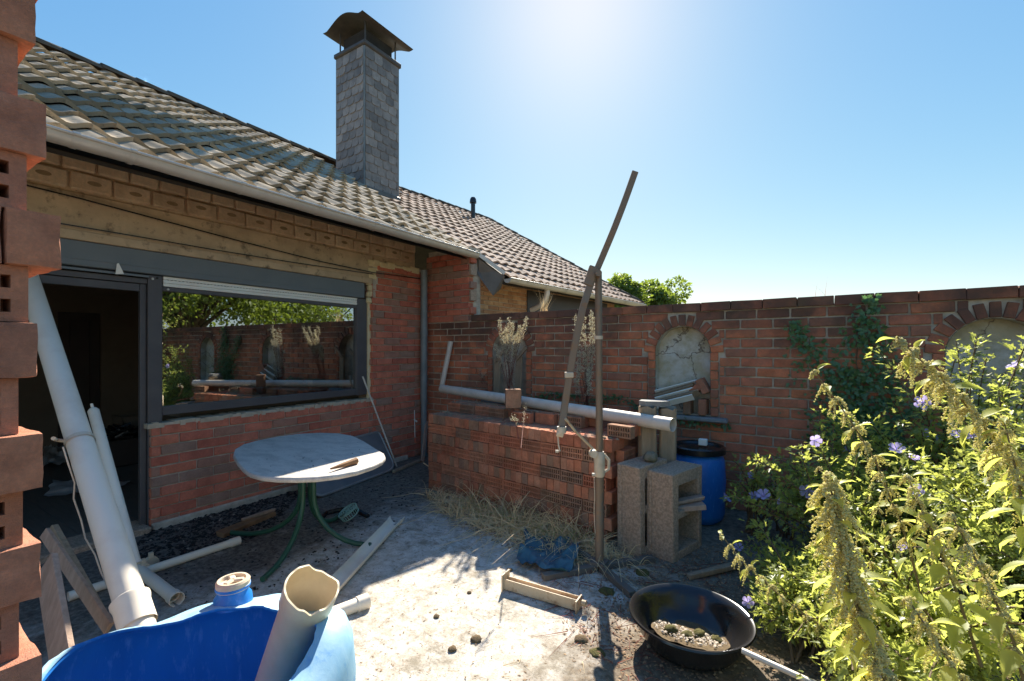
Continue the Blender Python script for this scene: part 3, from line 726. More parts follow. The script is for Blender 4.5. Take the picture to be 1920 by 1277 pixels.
rumple('plastic_bag', [G(78, 885, .03), G(120, 875, .03), G(135, 845, .03), G(80, 842, .03)], .05, MT['sheet'], 'crumpled white bag on the floor inside the doorway', 'bag', amp=.07, seed=8)
m = MB(); c = onX(652, 722, -5.0); m.lathe([(.001, -.07), (.03, -.063), (.055, -.043), (.068, -.018), (.07, .01), (.062, .035), (.04, .058), (.001, .07)], c, 20)
tag(m.build('ball', MT['redball']), 'shiny red ball behind the lower right corner of the window pane', 'ball')
m = MB(); m.box((-5.25, 1.9, .86), (-4.80, 4.2, .90)); m.build('window_board', MT['room'], house)
m = MB(); c = onX(452, 745, -5.3); m.prism([(-.22, -.1), (.22, -.1), (.22, .0), (.11, .09), (-.11, .09), (-.22, .0)], -.02, .02, Matrix.Translation(c) @ Matrix.Rotation(math.pi/2, 4, 'Z') @ Matrix.Rotation(math.pi/2, 4, 'X'))
ch_ = thing('garden_chair', 'pale aqua chair back showing low behind the window glass', 'chair', (c.x, c.y, .03)); m.build('backrest', MT['turq'], ch_)
m = MB(); m.box((c.x-.42, c.y-.2, .45), (c.x-.02, c.y+.2, .48), None, .01); m.build('seat', MT['turq'], ch_)
for a in (-.38, -.04):
    for b in (-.17, .17): m = MB(); m.tube([(c.x+a, c.y+b, .03), (c.x+a, c.y+b, .46)], .015, 8); m.build('leg', MT['turq'], ch_)
m = MB(); c = onX(545, 700, -5.9)
vs = []
for j in range(9):
    for i in range(25):
        an = 2*math.pi*i/24; rr = .12+.20*(1-j/8)+.02*math.sin(an*9+j); vs.append((c.x+rr*math.cos(an), c.y+rr*math.sin(an), .03+1.55*j/8))
m.add(vs, [(j*25+i, j*25+i+1, (j+1)*25+i+1, (j+1)*25+i) for j in range(8) for i in range(24)], True)
tag(m.build('draped_cloth', MT['blue_tarp']), 'tall blue cloth draped over a stand inside the room behind the glass', 'cloth')

# ------------------------------------------------------------------ NEIGHBOUR
ND = Vector((.094, .9957, 0)).normalized(); NS = Vector((-ND.y, ND.x, 0))   # NS points away from the patio (up the slope)
nb = thing('neighbouring_house', 'neighbouring house of yellow brown brick with pinkish tiled roof beyond the garden wall', 'house', (-3.8, 4.98, 0))
m = MB(); N0 = Vector((-3.80, 5.12, 0)); F = frame(N0, ND)
m.box((0, .007, 0), (4.4, .25, 2.55), F); nw = m.build('wall', MT['mortar_lt'], nb)
it = running(N0, ND, 0, 4.4, 1.80, 2.52, .225, .063, .10, 'brick_yel', proud=.003, joint=.010)
pieces(it, nw, 'brick', 120, 'brickwork')
m = MB(); m.box((1.15, -.02, 1.5), (4.0, .0, 2.42), F); m.build('opening_shade_sheet', MT['darkdoor'], nb)  # flat dark sheet on the wall face, an opening's shade put into its colour
E0 = Vector((-3.45, 5.24, 2.49)); HL = 4.85
def NR(a, b): # a along eave, b horizontal distance up slope
    return E0+ND*a+NS*b+UP*(b*TAU)
RB = 4.46
m = MB(); m.add([NR(0, 0)-UP*.06, NR(HL, 0)-UP*.06, NR(HL, RB)-UP*.06, NR(0, RB)-UP*.06, NR(0, 0)-UP*.12, NR(HL, 0)-UP*.12, NR(HL, RB)-UP*.12, NR(0, RB)-UP*.12, NR(HL, RB)+NS*4-UP*(.06+4*TAU), NR(0, RB)+NS*4-UP*(.06+4*TAU)],
      [(0, 1, 2, 3), (7, 6, 5, 4), (0, 4, 5, 1), (0, 3, 7, 4), (3, 2, 8, 9), (2, 1, 5, 6)]); m.add([NR(-.42, .34)-UP*.07, NR(.01, .34)-UP*.07, NR(.01, RB)-UP*.07, NR(-.42, RB)-UP*.07], [(0, 1, 2, 3)]); nroof = m.build('roof', MT['under'], nb)
tn = tile_mesh(.205, .34, MT['tile_n'], .014, .026, 7, .040)
z_ = (NS*math.cos(ph)+UP*math.sin(ph)); RM = Matrix((ND, z_, ND.cross(z_))).transposed().to_4x4()
it = []; b = .11
while b < RB:
    a = .1 if b < .42 else -.31
    while a < HL:
        if True:
            p_ = NR(a, b)
            inch = (x0-.02 < p_.x < x1+.1) and (y0-.05 < p_.y < y1+.05)
            if not inch: it.append((Matrix.Translation(p_) @ RM @ Matrix.Translation((0, 0, random.uniform(-.003, .006))) @ Matrix.Rotation(random.uniform(-.02, .02), 4, 'X'), tn))
        a += .205
    b += .295*math.cos(ph)
pieces(it, nroof, 'roof_tile', 290, 'roof_tiling')
b = .1
while b < RB+.1:
    setp(link(bpy.data.objects.new('verge_tile', rt)), nroof, Matrix.Translation(NR(HL, b)+UP*random.uniform(-.01, .012)) @ Matrix((ND, z_, ND.cross(z_))).transposed().to_4x4() @ Matrix.Scale(.75, 4)); b += .25
a = .2
while a < HL:
    setp(link(bpy.data.objects.new('ridge_tile', rt)), nroof, Matrix.Translation(NR(a, RB)+UP*random.uniform(-.004, .01)) @ Matrix((NS*-1, ND, UP)).transposed().to_4x4() @ Matrix.Scale(.8, 4)); a += .29
# dark barge board between the two eaves
q = [(EX+.05, 4.96, EZ-.03), (E0.x+.02, E0.y-.03, E0.z), (E0.x-.04, E0.y-.04, E0.z-.17), (-3.56, 5.13, E0.z-.27), (-3.72, 5.0, 2.50), (-3.80, 4.96, 2.74)]
m = MB(); m.add(q+[(a_, b_+.025, c_) for a_, b_, c_ in q], [tuple(range(6)), tuple(range(11, 5, -1))]+[(i, 6+i, 6+(i+1) % 6, (i+1) % 6) for i in range(6)]); m.build('barge_board', MT['lead'], nb)
m = MB(); m.obox((EX+.03, 4.95, EZ+.02), (E0.x+.04, E0.y-.04, E0.z+.03), .02, .05); m.build('verge_trim', MT['zinc'], nb)
gutter('gutter', E0+ND*.0+NS*-.06-UP*.04, E0+ND*HL+NS*-.06-UP*.04, .062, nb, MT['zinc'], [.4, .9, 1.5, 2.2, 3.0, 3.8], NS)
m = MB(); c = E0+ND*1.02-NS*.04-UP*.09; m.tube([c, c-UP*.06, c-UP*.15+NS*.03, c-UP*.24+NS*.13, c-UP*.30+NS*.30], .042, 14); m.build('gutter_outlet', MT['zinc'], nb)
vp = PX(887, 408, 11.3); m = MB(); m.tube([vp-UP*.3, vp+UP*.36], .055, 14); m.tube([vp+UP*.36, vp+UP*.40, vp+UP*.46, vp+UP*.5], [.085, .085, .075, .05], 14); m.build('vent_pipe', MT['black'], nb)

# ------------------------------------------------------------------ GARDEN WALL
gw = thing('garden_wall', 'tall weathered red brick garden wall with arched plastered niches along the patio', 'wall', GO, rz=0)
GT = 1.94; GLEN = 8.2; GP = .262; GC = .0878
NC = [onG(955, 650)[0], onG(1279, 650)[0], (onG(1866, 650)[0])]; NR_ = .262; NSP = 1.452; NBOT = .86
F = frame(GO, GD)
m = MB()
# core in strips leaving the niches open
def strip(a0, a1, z0, z1): m.box((a0, .006, z0), (a1, .30, z1), F)
xs = [0]+[q for c in NC for q in (c-NR_, c+NR_)]+[GLEN]
for i in range(0, len(xs), 2): strip(xs[i], xs[i+1], -.05, GT-.07)
for c in NC:
    strip(c-NR_, c+NR_, -.05, NBOT)
    n = 20; vs = []
    for i in range(n+1):
        an = math.pi*i/n; a = c-NR_*math.cos(an); z = NSP+NR_*math.sin(an); vs += [(a, .006, z), (a, .006, GT-.07), (a, .30, z)]
    m.add(vs, [(3*i, 3*i+3, 3*i+4, 3*i+1) for i in range(n)]+[(3*i, 3*i+2, 3*i+5, 3*i+3) for i in range(n)], False, F)
    m.box((c-NR_, .28, NBOT), (c+NR_, .30, GT-.07), F)
gcore = m.build('wall_core', MT['mortar_old'], gw)
def gh(z, lo, hi):
    segs = [(lo, hi)]
    for c in NC:
        if z > NSP: dz = z-NSP; R2 = NR_+.115; w_ = math.sqrt(max(0, R2*R2-dz*dz)) if dz < R2 else 0
        elif z > NBOT-.02: w_ = NR_+.075
        else: w_ = 0
        if w_ <= 0: continue
        ns = []
        for (p_, q_) in segs:
            if q_ <= c-w_ or p_ >= c+w_: ns.append((p_, q_)); continue
            if p_ < c-w_: ns.append((p_, c-w_-.008))
            if q_ > c+w_: ns.append((c+w_+.008, q_))
        segs = ns
    return segs
it = running(GO, GD, .0, GLEN, GT-.09-GC*21, GT-.09, GP, GC, .09, 'brick_old', proud=.006, holes=gh, wob=.008, joint=.014)
it = [q for q in it if not (q[0].translation.z > GT-.1)]
pieces(it, gcore, 'brick', 285, 'brickwork')
# coping course: header bricks laid on top
it = []; a = .83
while a < GLEN:
    me = bvar('cop', .2575, .082, .34, MT['brick_old'], 4, .002, .004)
    it.append((F @ Matrix.Translation((a+.13, .145+random.uniform(-.006, .004), GT-.045+random.uniform(-.0015, .0015))) @ Matrix.Rotation(random.uniform(-.01, .01), 4, 'Z'), me)); a += .262
pieces(it, gcore, 'coping_brick', 40)
for ci, c in enumerate(NC):
    m = MB(); m.box((c-NR_, .10, NBOT), (c+NR_, .12, NSP), F); n = 20
    m.add([(c-NR_*math.cos(math.pi*i/n), .10, NSP+NR_*math.sin(math.pi*i/n)) for i in range(n+1)], [tuple(range(n+1))[::-1]], False, F)
    # lining of the reveal
    vs = []; sgm = [(c-NR_+.001, NBOT)]+[(c-(NR_-.001)*math.cos(math.pi*i/n), NSP+(NR_-.001)*math.sin(math.pi*i/n)) for i in range(n+1)]+[(c+NR_-.001, NBOT)]
    for a, z in sgm: vs += [(a, -.004, z), (a, .1, z)]
    m.add(vs, [(2*i, 2*i+1, 2*i+3, 2*i+2) for i in range(len(sgm)-1)], True, F)
    m.build('niche_plaster', MT['plaster'] if ci else MT['mortar_old'], gcore)
    it = []
    na = 13
    for i in range(na):
        an = math.pi*(i+.5)/na; rr = NR_+.06
        me = bvar('arch', .062, .11, .10, MT['brick_old'], 4, .003)
        it.append((F @ Matrix.Translation((c-rr*math.cos(an), .036, NSP+rr*math.sin(an))) @ Matrix.Rotation(an-math.pi/2, 4, 'Y'), me))
    k = 0; z = NBOT+.03
    while z < NSP-.02:
        for sgn in (-1, 1): it.append((F @ Matrix.Translation((c+sgn*(NR_+.036), .030, z)), bvar('jamb', .068, .074, .10, MT['brick_old'], 4, .003)))
        z += GC
    pieces(it, gcore, 'arch_brick', 60)
    m = MB(); m.box((c-NR_-.12, -.10, NBOT-.055), (c+NR_+.16, .10, NBOT-.012), F, .012, .006); m.build('niche_sill', MT['slatey'], gcore)
# things in the niches
m = None
st = thing('board_stack', 'leaning stack of grey weathered boards on the sill of the pale niche', 'boards', GW(NC[1], -.0, NBOT))
for i in range(7):
    m = MB(); a0 = NC[1]-.27+random.uniform(-.01, .04); z0 = NBOT+.06+i*.022; off = .13-.022*i
    m.obox(GW(a0, off, z0-.01), GW(a0+.40+random.uniform(-.04, .04), off-.02, z0+.115), .07, .012, GN*-1+UP*.8, .002, .001)
    m.build('board', MT['wood_g'] if i % 3 else MT['white'], st)
for i, (da, dz, ro, lab) in enumerate(((.06, .0, 0, 'red brick standing upright in the pale niche, left of two'), (.20, .0, 0, 'red brick standing upright in the pale niche, right of two'), (.13, .16, .75, 'red brick lying tilted across two upright bricks in the niche'), (.20, .20, -.5, 'red brick leaning against the right jamb of the pale niche'))):
    m = MB(); M_ = F @ Matrix.Translation((NC[1]+da, -.0, NBOT+.005+dz+.07)) @ Matrix.Rotation(ro, 4, 'Y')
    m.box((-.033, -.07, -.075), (.033, .07, .075), M_, .004, .002); tag(m.build('loose_brick', MT['brick_pile']), lab, 'brick', 'loose bricks in the niche')
for i, (u, v0, lean, lab) in enumerate(((935, 672, -.1, 'dark rotten plank standing left in the overgrown niche'), (975, 668, .12, 'dark rotten plank standing right in the overgrown niche'))):
    a, z = onG(u, v0); m = MB(); m.obox(GW(a, .04, .80), GW(a+.01, .03, z), .09, .03, GN, .004, .003); q = m
    m.obox(GW(a-.02, .05, z-.04), GW(a+.13*(1 if i else 1), .06, z+.11), .04, .025, GN)
    tag(m.build('plank', MT['wood_g']), lab, 'plank')

# ------------------------------------------------------------------ perforated bricks
def perf_mesh(L, H, T, mat, rows=2, cols=9, hw=.0115, hh=.028, name='brick', depth=.05):
    """face on -y with real holes"""
    xs = [-L/2]; 
    for c in range(cols): cx = -L/2+L*(c+.5)/cols*.94+L*.03; xs += [cx-hw/2, cx+hw/2]
    xs.append(L/2); zs = [-H/2]
    for r in range(rows): cz = -H/2+H*(r+.5)/rows*.86+H*.07; zs += [cz-hh/2, cz+hh/2]
    zs.append(H/2); m = MB(); nx, nz = len(xs), len(zs); y = -T/2
    vs = [(a, y, b) for b in zs for a in xs]; fs = []; hol = []
    for j in range(nz-1):
        for i in range(nx-1):
            if i % 2 == 1 and j % 2 == 1: hol.append((i, j))
            else: fs.append((j*nx+i, j*nx+i+1, (j+1)*nx+i+1, (j+1)*nx+i))
    m.add(vs, fs)
    for i, j in hol:
        a0, a1, b0, b1 = xs[i], xs[i+1], zs[j], zs[j+1]
        m.add([(a0, y, b0), (a1, y, b0), (a1, y, b1), (a0, y, b1), (a0, y+depth, b0), (a1, y+depth, b0), (a1, y+depth, b1), (a0, y+depth, b1)], [(0, 4, 5, 1), (1, 5, 6, 2), (2, 6, 7, 3), (3, 7, 4, 0), (4, 7, 6, 5)])
    m.add([(-L/2, y, -H/2), (L/2, y, -H/2), (L/2, y, H/2), (-L/2, y, H/2), (-L/2, T/2, -H/2), (L/2, T/2, -H/2), (L/2, T/2, H/2), (-L/2, T/2, H/2)], [(0, 4, 5, 1), (1, 5, 6, 2), (2, 6, 7, 3), (3, 7, 4, 0), (4, 7, 6, 5)])
    return m.mesh(name, mat)
PM = perf_mesh(.205, .094, .065, MT['brick_pile'])
HM = [brick_mesh(.064, .096, .205, MT['brick_pile'], .003, .003) for _ in range(6)]
SM = [brick_mesh(.205, .096, .064, MT['brick_pile'], .003, .003) for _ in range(4)]
A = PX(803, HV, 4.85); B = PX(1155, HV, 3.43); A.z = B.z = 0
pd = (B-A).normalized(); PL = (B-A).length
pile = thing('brick_pile', 'long neatly stacked pile of perforated orange bricks in front of the garden wall', 'brick pile', (A+B)/2)
FPL = frame(A, pd); it = []; rh = .1
for r in range(8):
    z = rh*(r+.5)
    if r % 2 == 0:    # perforated faces (bed faces) from the second row down
        a = .105
        while a < PL-.05:
            for layer in (0, 1): it.append((FPL @ Matrix.Translation((a, .033+.068*layer+random.uniform(-.004, .004), z)) @ Matrix.Rotation(random.uniform(-.012, .012), 4, 'Z'), PM if layer == 0 else SM[0]))
            a += .212
        it.append((FPL @ Matrix.Translation((PL-.035, .24, z)) @ Matrix.Rotation(math.pi/2, 4, 'Z'), PM))
    else:
        a = .034
        while a < PL-.02:
            it.append((FPL @ Matrix.Translation((a, .103+random.uniform(-.006, .006), z)) @ Matrix.Rotation(random.uniform(-.01, .01), 4, 'Z'), random.choice(HM))); a += .0675
FPL_inv = FPL
# top rows: perforated faces in front course at row 6 sit below a solid top row (row 7); upper tier set back
# inner fill behind the front skin
for r in range(8):
    for k in range(10):
        for j in range(2):
            it.append((FPL @ Matrix.Translation((.105+k*.212+(.0 if j else .01), .26+j*.21, rh*(r+.5))) @ Matrix.Rotation(random.uniform(-.01, .01), 4, 'Z') @ Matrix.Diagonal((1, 3.0, 1, 1)), SM[k % 4]))
# second tier
for k, (a, per) in enumerate([(.10, 1), (.31, 1), (.525, 1), (.74, 1), (1.13, 1), (1.34, 0), (1.62, 1)]):
    it.append((FPL @ Matrix.Translation((a, .30+random.uniform(-.02, .02)-.10*(k == 4), .8+.048)) @ Matrix.Rotation(random.uniform(-.03, .03), 4, 'Z'), PM if per else SM[k % 4]))
    it.append((FPL @ Matrix.Translation((a, .37, .8+.048)) @ Matrix.Diagonal((1, 1, 1, 1)), SM[k % 4]))
for k in range(9): it.append((FPL @ Matrix.Translation((.06+.21*k, .50, .8+.048)) @ Matrix.Rotation(random.uniform(-.04, .04), 4, 'Z') @ Matrix.Diagonal((1, 2.2, 1, 1)), SM[k % 4]))
# end column on the right, stepping up
for k in range(3): it.append((FPL @ Matrix.Translation((PL+.02+.0*k, .30+.10*k, .85)) @ Matrix.Rotation(.05, 4, 'Z') @ Matrix.Diagonal((1, 1, 1, 1)), HM[k]))
it.append((FPL @ Matrix.Translation((PL-.03, .14, .85+.0)) @ Matrix.Rotation(-.08, 4, 'Z'), PM))
pieces(it, pile, 'brick', 296, 'brickwork')
# rubble on top of pile
def scatter(name, n, fn, mat, label, cat=None, smin=.006, smax=.02, flat=.35, parent=None, kind='stuff', shape='chip'):
    V = []; Fc = []; rr = []; base = 0
    T = np.array([(-1, -.6, 0), (1, -.7, 0), (.8, .9, 0), (-.7, .8, 0), (-.5, -.3, 1), (.6, -.3, .8), (.3, .5, 1), (-.4, .4, .7)], float)
    Q = np.array([(0, 1, 5, 4), (1, 2, 6, 5), (2, 3, 7, 6), (3, 0, 4, 7), (4, 5, 6, 7)])
    if shape == 'leaf':
        T = np.array([(-1, 0, 0), (-.2, -.5, .15), (1, 0, .25), (-.1, .5, .1), (-.3, 0, .3)], float); Q = np.array([(0, 1, 4, 4), (1, 2, 4, 4), (2, 3, 4, 4), (3, 0, 4, 4)])
    vs = []; fs = []; k = 0
    for i in range(n):
        p_ = fn()
        if p_ is None: continue
        s_ = (smin+(smax-smin)*random.random()**2.6)*random.uniform(.7, 1); M = Matrix.Rotation(random.uniform(0, 6.3), 3, 'Z') @ Matrix.Rotation(random.uniform(-.35, .35), 3, 'X')
        A_ = np.array(M); t = T*np.array([s_, s_*random.uniform(.5, 1), s_*flat])*(1+RNG.uniform(-.25, .25, T.shape)); vs.append(t @ A_.T+np.array(p_)); fs.append(Q+k); k += len(T); rr += [random.random()]*len(T)
    if not vs: return
    V = np.concatenate(vs); Fq = np.concatenate(fs); o = Vector(V.min(0)/2+V.max(0)/2); o.z = 0
    if parent: o = WMAT[parent.name].translation
    V = V-np.array(o)
    if shape == 'leaf': Fq = Fq[:, :3]
    me = np_mesh(name, V, Fq, mat, False, np.array(rr)); ob = setp(link(bpy.data.objects.new(name, me)), parent, Matrix.Translation(o))
    if parent is None: tag(ob, label, cat, None, kind)
    else: ob['kind'] = 'stuff'
    return ob
def on_pile():
    a = random.uniform(0, PL); b_ = random.uniform(.02, .55); return FPL @ Vector((a, b_, .80 if b_ < .26 else .897))
scatter('rubble', 500, on_pile, MT['debris'], '', None, .006, .022, .5, pile)

# left stack close to the camera
SX = -1.115
def zS(v, u): return EYE+(HV-v)/FP*(SX/D(u, v).x)
rows = [(62, 'b', 68), (172, 'h', 37), (292, 'b', 87), (396, 'h', 53), (505, 'b', 115), (602, 'h', 57), (705, 'b', 74), (808, 'h', 38), (912, 'b', 78), (1018, 'h', 47), (1122, 'b', 80), (1228, 'h', 40), (1330, 'b', 80)]
stack = thing('brick_stack', 'tall unsteady stack of rough brown and perforated red bricks close by on the left', 'brick stack', (SX-.3, .1, 0))
NH = [brick_mesh(.0675, .0945, .21, MT['brick_near'], .0018, .003) for _ in range(5)]
def rough_brick(L, H, T, mat, nx=7, ny=10, nz=6, amp=.0014, chip=.0045):
    m = MB(); sd = random.uniform(0, 90)
    def disp(x, y, z):
        ex = min(L/2-abs(x), .02)/.02; ey = min(T/2-abs(y), .02)/.02; ez = min(H/2-abs(z), .02)/.02; e2 = sorted((ex, ey, ez))[1]
        p_ = Vector((x*34+sd, y*34, z*34)); k = amp*mnoise.noise(p_)+amp*.6*mnoise.noise(p_*2.7)
        c_ = max(0, 1-e2*6)*(.0008+chip*max(0, mnoise.noise(Vector((x*16+sd, y*16, z*16+7)))*1.6-.25))
        q = Vector((x, y, z)); d_ = Vector((math.copysign(1, x)*(1-ex), math.copysign(1, y)*(1-ey), math.copysign(1, z)*(1-ez)))
        return q+d_*(k-c_)
    lin = lambda a, n_: [-a/2+a*(.5-.5*math.cos(math.pi*i/n_))*.6+a*i/n_*.4 for i in range(n_+1)]
    X, Y, Z = lin(L, nx), lin(T, ny), lin(H, nz)
    def face(A_, B_, f, flip):
        n_ = len(B_); vs = [disp(*f(a, b)) for a in A_ for b in B_]; fs = [(i*n_+j, (i+1)*n_+j, (i+1)*n_+j+1, i*n_+j+1) for i in range(len(A_)-1) for j in range(n_-1)]
        m.add(vs, [q[::-1] for q in fs] if flip else fs, True)
    face(X, Y, lambda a, b: (a, b, H/2), False); face(X, Y, lambda a, b: (a, b, -H/2), True)
    face(X, Z, lambda a, b: (a, -T/2, b), False); face(X, Z, lambda a, b: (a, T/2, b), True)
    face(Y, Z, lambda a, b: (L/2, a, b), False); face(Y, Z, lambda a, b: (-L/2, a, b), True)
    return m.mesh('brick', mat)
NH = [rough_brick(.0675, .0945, .21, MT['brick_near']) for _ in range(6)]
NPf = perf_mesh(.215, .095, .068, MT['brick_near_red'], 2, 5, .012, .022, depth=.055)
NPs = brick_mesh(.215, .095, .07, MT['brick_near_red'], .0018, .003)
it = []; zc = 1.64-.0955*9-.0955*7
zb = [1.64-.0955*(i-4)-.0 for i in range(len(rows))]
allr = [(zb[i], rows[i][1], rows[i][2]) for i in range(len(rows))]
for k in range(1, 8): allr.append((zb[0]+.0955*k, 'h' if k % 2 else 'b', (45, 80, 50)[k % 3]))
zz = zb[-1]-.0955; k = 0
while zz > -.03: allr.append((zz, 'h' if k % 2 == 0 else 'b', (50, 78)[k % 2])); zz -= .0955; k += 1
for (z0, ty, uR) in allr:
    yr = yX(uR, SX); z = z0+.0477
    if ty == 'b':
        fx = SX+random.uniform(-.004, .012); y = yr-.034; k = 0
        while y > yr-.8: it.append((Matrix.Translation((0, 0, 0)) @ frame((fx, y, z), yd) @ Matrix.Translation((0, .105+random.uniform(0, .006)*(k > 0), 0)) @ Matrix.Rotation(random.uniform(-.012, .012), 4, 'Z'), random.choice(NH))); y -= .071; k += 1
        y = yr-.034
        while y > yr-.8: it.append((frame((fx-.215, y, z), yd) @ Matrix.Translation((0, .105, 0)), random.choice(NH))); y -= .071
    else:
        fx = SX-.014+random.uniform(-.004, .004); y = yr-.1075
        while y > yr-.8:
            it.append((frame((fx, y, z), yd) @ Matrix.Translation((0, .034, 0)) @ Matrix.Rotation(random.uniform(-.01, .01), 4, 'Z'), NPf))
            for j in range(1, 5): it.append((frame((fx-.075*j, y, z), yd) @ Matrix.Translation((0, .034, 0)), NPs))
            y -= .221
pieces(it, stack, 'brick', 200, 'brickwork')

# ------------------------------------------------------------------ blocks, post, barrel
def hollow_block(c0, label, x0, x1, y0, y1, z1, rz=0.0):
    m = MB(); W_, L_ = x1-x0, y1-y0; wl = .045
    M_ = Matrix.Translation((x0, y0, 0)) @ Matrix.Rotation(rz, 4, 'Z')
    # solid with two cavities opening to +x
    zs = [0, .06, z1/2-.03, z1/2+.03, z1-.065, z1]
    m.box((0, 0, 0), (.04, L_, z1), M_, .006, .003)
    m.box((.04, 0, 0), (W_, .075, z1), M_, .006, .003); m.box((.04, L_-.06, 0), (W_, L_, z1), M_, .006, .003)
    for a, b_ in ((0, .06), (z1/2-.02, z1/2+.035), (z1-.09, z1)): m.box((.04, .075, a), (W_-.002, L_-.06, b_), M_, .003, .001)
    o = m.build('concrete_block', MT['conc']); return tag(o, label, 'concrete block', 'hollow blocks standing on end')
hollow_block(0, 'rough hollow concrete block on end beside the blue barrel, its two cavities facing right', -.946, -.736, 3.322, 3.752, .615, R_(-16))
hollow_block(0, 'rough concrete block on end between the brick pile and the block with open cavities', PX(1157, HV, 3.37).x, PX(1157, HV, 3.37).x+.19, PX(1157, HV, 3.37).y, PX(1157, HV, 3.37).y+.40, .645, R_(-14))
m = MB(); c = Vector((-.745, 3.46, .33)); m.obox(c+Vector((-.05, -.03, 0)), c+Vector((.16, .07, .03)), .10, .035, UP, .004, .004); m.obox(c+Vector((-.05, -.04, .04)), c+Vector((.14, .12, .07)), .06, .03, UP, .004, .004)
tag(m.build('wood_offcut', MT['wood_s']), 'split grey wood offcut stuck in the upper cavity of the concrete block', 'wood')
def blob(name, c, r, mat, label, cat, sq=.7, seed=0, n=14, parent=None):
    m = MB(); vs = []; nj = n//2
    for j in range(nj+1):
        th = math.pi*j/nj
        for i in range(n):
            an = 2*math.pi*i/n; d = Vector((math.sin(th)*math.cos(an), math.sin(th)*math.sin(an), math.cos(th)*sq))
            k = 1+.35*mnoise.noise(d*2.1+Vector((seed, 0, 0)))+.18*mnoise.noise(d*6+Vector((seed, 0, 0))); vs.append(Vector(c)+d*r*k)
    m.add(vs, [(j*n+i, (j+1)*n+i, (j+1)*n+(i+1) % n, j*n+(i+1) % n) for j in range(nj) for i in range(n)], True)
    o = m.build(name, mat, parent, None, 0)
    if label: tag(o, label, cat)
    return o
blob('mossy_stone', PX(1220, 857, 3.42), .05, MT['stone'], 'small mossy stone lying on top of the concrete blocks', 'stone', .8, 4)
ps = thing('timber_post', 'thick split timber stump standing behind the concrete blocks under the white pipe', 'post', (PX(1232, HV, 3.62).x, PX(1232, HV, 3.62).y, .55))
for u0, u1, top in ((1198, 1231, 1.03), (1235, 1268, 1.015)):
    a = PX(u0, HV, 3.62); b_ = PX(u1, HV, 3.58); m = MB(); d = (b_-a).normalized(); F_ = frame((a.x, a.y, 0), (d.x, d.y, 0)); L_ = (b_-a).length
    n = 16; prof = []
    vs = []
    for j in range(9):
        for i in range(n):
            an = 2*math.pi*i/n; e = .9+.16*mnoise.noise(Vector((math.cos(an)*1.5, math.sin(an)*1.5+u0, j*.15)))
            vs.append(F_ @ Vector((L_/2+L_*.60*math.copysign(abs(math.cos(an))**.55, math.cos(an))*e, .09+.10*math.copysign(abs(math.sin(an))**.55, math.sin(an))*e, (.0 if j == 0 else top*j/8)+(.012*math.sin(i*2.3) if j == 8 else 0))))
    m.add(vs, [(j*n+i, j*n+(i+1) % n, (j+1)*n+(i+1) % n, (j+1)*n+i) for j in range(8) for i in range(n)], True); m.add(vs[8*n:], [tuple(range(n))])
    m.build('timber', MT['wood_g'], ps)
m = MB(); c = PX(1230, 770, 3.66)
pts = [(-.13, -.03), (-.09, -.08), (.03, -.09), (.11, -.05), (.105, .03), (.03, .07), (-.09, .06)]
m.prism(pts, 0, .04, Matrix.Translation((c.x-.02, c.y+.03, 1.035)) @ Matrix.Rotation(.5, 4, 'Z')); tag(m.build('slate_slab', MT['slatey']), 'grey stone slab lying on top of the timber stump', 'stone slab')
bc = PX(1309, HV, 4.02); bc.z = 0
br = thing('plastic_barrel', 'blue plastic barrel with black lid behind the concrete blocks', 'barrel', bc)
m = MB(); R0 = .205
m.lathe([(.17, 0), (.20, .03), (R0+.01, .08), (R0+.012, .25), (R0+.02, .35), (R0+.012, .45), (R0+.008, .53), (R0-.005, .56), (R0-.03, .585), (R0-.03, .60)], bc, 40); m.build('body', MT['blue'], br)
m = MB(); m.lathe([(R0+.012, .585), (R0+.02, .59), (R0+.02, .635), (R0+.005, .645), (R0-.02, .64), (R0-.03, .625), (.001, .63)], bc, 40); m.build('lid', MT['black'], br)
m = MB(); m.obox(PX(1308, 858, 4.02)+Vector((0, 0, .0)), PX(1348, 872, 3.84), .045, .014, UP, .002); tag(m.build('board_offcut', MT['white']), 'short pale strip lying across the black barrel lid', 'board')
m = MB(); q = PX(1318, 853, 4.0); m.box((q.x-.035, q.y-.02, .645), (q.x+.035, q.y+.03, .70), None, .004); tag(m.build('plaster_offcut', MT['white']), 'small white block lying on the black barrel lid', 'offcut')

# ------------------------------------------------------------------ pipes
def pipe(name, p0, p1, r, mat, label, ends=None, th=.004, cat='pipe', extra=None, n=28, sock=None):
    m = MB(); m.hollow(p0, p1, r, th, n, ends); o = tag(m.build(name, mat, None, None, 40), label, cat, None); return o
a, b_ = PX(829, 729, 5.75), PX(1262, 797, 3.40); a.z = 1.5-(729-HV)/FP*5.75
pipe('long_pipe', a, b_, .052, MT['pvc_grey'], 'long pale plastic pipe laid across the brick pile onto the timber stump')
m = MB(); c = PX(962, 750, 4.42)
M_ = Matrix.Translation(c+Vector((0, 0, .01))) @ Matrix.Rotation(TH+.1, 4, 'Z'); m.box((-.075, -.05, -.085), (.075, .06, .095), M_, .004, .002); tag(m.build('loose_brick', MT['brick_pile']), 'orange brick standing on end on the brick pile in front of the long pipe', 'brick')
pipe('short_pipe', GW(onG(841, 722)[0], .13, onG(841, 722)[1]), GW(onG(851, 640)[0], .06, onG(851, 640)[1]), .034, MT['pvc_grey'], 'short pale pipe leaning upright against the brick wall behind the pile')
